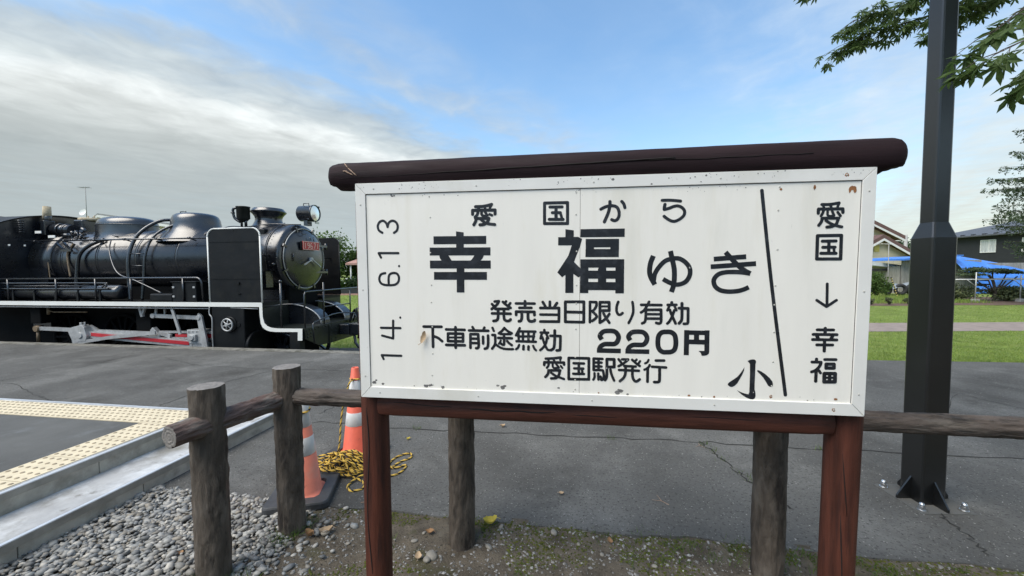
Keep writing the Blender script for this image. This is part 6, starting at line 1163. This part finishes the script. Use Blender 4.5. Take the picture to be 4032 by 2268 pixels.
# behind the locomotive
hb = empty('grey_roofed_house', (-27.9, 26.0, 0), math.radians(0), label='cream gabled house behind the locomotive domes', cat='house')
gable(hb, -1.2, 9, 0, 8, 4.1, 5.35, 'cream_wall', 'grey_roof', .30, .10, xr=.45)
an = empty('roof_antenna', (-27.95, 25.5, 5.3), label='television antenna with satellite dish standing above the cream gable', cat='antenna')
MB().tube([(0, 0, -.6), (.02, 0, 1.85)], .022, 6).build('mast', 'far_pole', an); m = MB(); m.tube([(-.35, 0, 1.82), (.30, 0, 1.86)], .014, 6)
for k in range(6): m.tube([(-.32+k*.11, -.2, 1.83), (-.32+k*.11, .2, 1.83)], .008, 5)
m.build('antenna', 'far_pole', an); m = MB(); m.lathe([(.22, .06), (.16, .03), (.001, 0)], (0, 0, 0), 'y', 24, capa=False); dsh = m.build('dish', 'trim_white', an, loc=(-.06, -.12, .18)); dsh.rotation_euler = (math.radians(160), 0, 0)
wh = empty('white_house', (-34.5, 26, 0), math.radians(25), label='white walled house with thin dark eave at the far left', cat='house')
MB().box(-4, 1.7, 0, 6, -.1, 5.2).build('wall', 'white_wall', wh); m = MB(); m.prism([(-4.6, -.5, 5.2), (2.1, -.5, 5.2), (-.8, -.5, 5.42), (-4.6, -.5, 5.4)], (0, 7, 0)); m.build('roof', 'slate', wh)
tree('garden_tree', (-13.6, 28.5, 0), 4.6, (1.5, 1.4, 2.0), 5200, .10, 'leaf_tree', 'leafy green garden tree right of the smoke deflector', rr)
tree('garden_tree', (-11.9, 30.0, 0), 3.5, (1.3, 1.2, 1.5), 3800, .10, 'leaf_tree', 'yellow green bush tree left of the red roofed pavilion', rr)
tree('garden_tree', (-11.2, 36.0, 0), 4.8, (2.0, 1.5, 1.8), 3600, .14, 'leaf_dark', 'darker rounded tree rising behind the red roofed pavilion', rr)
shrub('shrub', (-12.6, 27.0, 0), (1.0, .6, .55), 2600, .08, 'leaf_tree', 'flowering hedge shrub below the garden tree', rr); shrub('shrub', (-11.0, 27.5, 0), (1.1, .6, .6), 2600, .08, 'leaf_dark', 'dense green shrub below the pavilion roof', rr)
m = MB(); leaves(m, clump_pts((-12.3, 26.5, .95), (.9, .15, .35), 40, 12, rr), .07, rr); m.build('white_flowers', 'flower', label='scattered white blossoms on the garden hedge', cat='flowers', fix=False)
lw = empty('garden_wall', (-10.6, 24.5, 0), label='low pink brick garden wall with dark fence above', cat='wall')
for k in range(14): MB().box(-2.2+k*.30, -1.91+k*.30, 0, .12, -.3, .10).build('brick_block', 'brick_pink', lw)
MB().box(-2.2, 2.0, .03, .09, .10, .42).build('fence_panel', 'black_wall', lw)
pav = empty('garden_pavilion', (-10.6, 29.0, 0), label='small pavilion with pink red roof at the board edge', cat='pavilion')
m = MB(); m.add([(-1.5, -1, 1.98), (1.5, -1, 1.98), (1.5, 1.5, 1.98), (-1.5, 1.5, 1.98), (-.1, .2, 2.75), (-1.5, -1, 2.12), (1.5, -1, 2.12), (1.5, 1.5, 2.12), (-1.5, 1.5, 2.12)], [(0, 3, 2, 1), (0, 1, 6, 5), (1, 2, 7, 6), (2, 3, 8, 7), (3, 0, 5, 8), (5, 6, 4), (6, 7, 4), (7, 8, 4), (8, 5, 4)]); m.build('roof', 'brick_pink', pav)
for x, y in ((-1.2, -.8), (1.2, -.8), (1.2, 1.2), (-1.2, 1.2)): MB().tube([(x, y, -.1), (x, y, 2.0)], .06, 8).build('post', 'trim_white', pav)
pg = empty('pergola', (-12.4, 26.0, 0), label='white pergola post with ribbed roof edge beside the far deflector', cat='pergola'); MB().tube([(0, 0, -.1), (0, 0, 1.25)], .05, 8).build('post', 'trim_white', pg)
for k in range(8): MB().box(-.45+k*.13, -.38+k*.13, -.4, .5, 1.25, 1.33).build('rafter', 'trim_white', pg)
gl = empty('garden_lamp', (-11.55, 25.2, 0), label='slim black garden lamp post with pale globe', cat='lamp'); MB().tube([(0, 0, -.2), (0, 0, .98)], .035, 8).build('post', 'black_wall', gl); MB().lathe([(.02, .96), (.09, 1.0), (.10, 1.05), (.05, 1.11), (.001, 1.13)], n=14).build('globe', 'trim_white', gl)

# unseen leaf mass added behind the viewer to darken reflections and block low sky
m = MB(); pts = []
for k in range(24): pts += clump_pts((-34+k*3+rr.uniform(-1, 1), -12+rr.uniform(-1.5, 1.5), 2.9), (2.4, 1.8, rr.uniform(2.3, 3.2)), 330, 16, rr, .2)
leaves(m, [p for p in pts if p.z > 0], .34, rr, 0, .8); m.build('unseen_leaf_mass', 'leaf_dark', kind='stuff', fix=False)
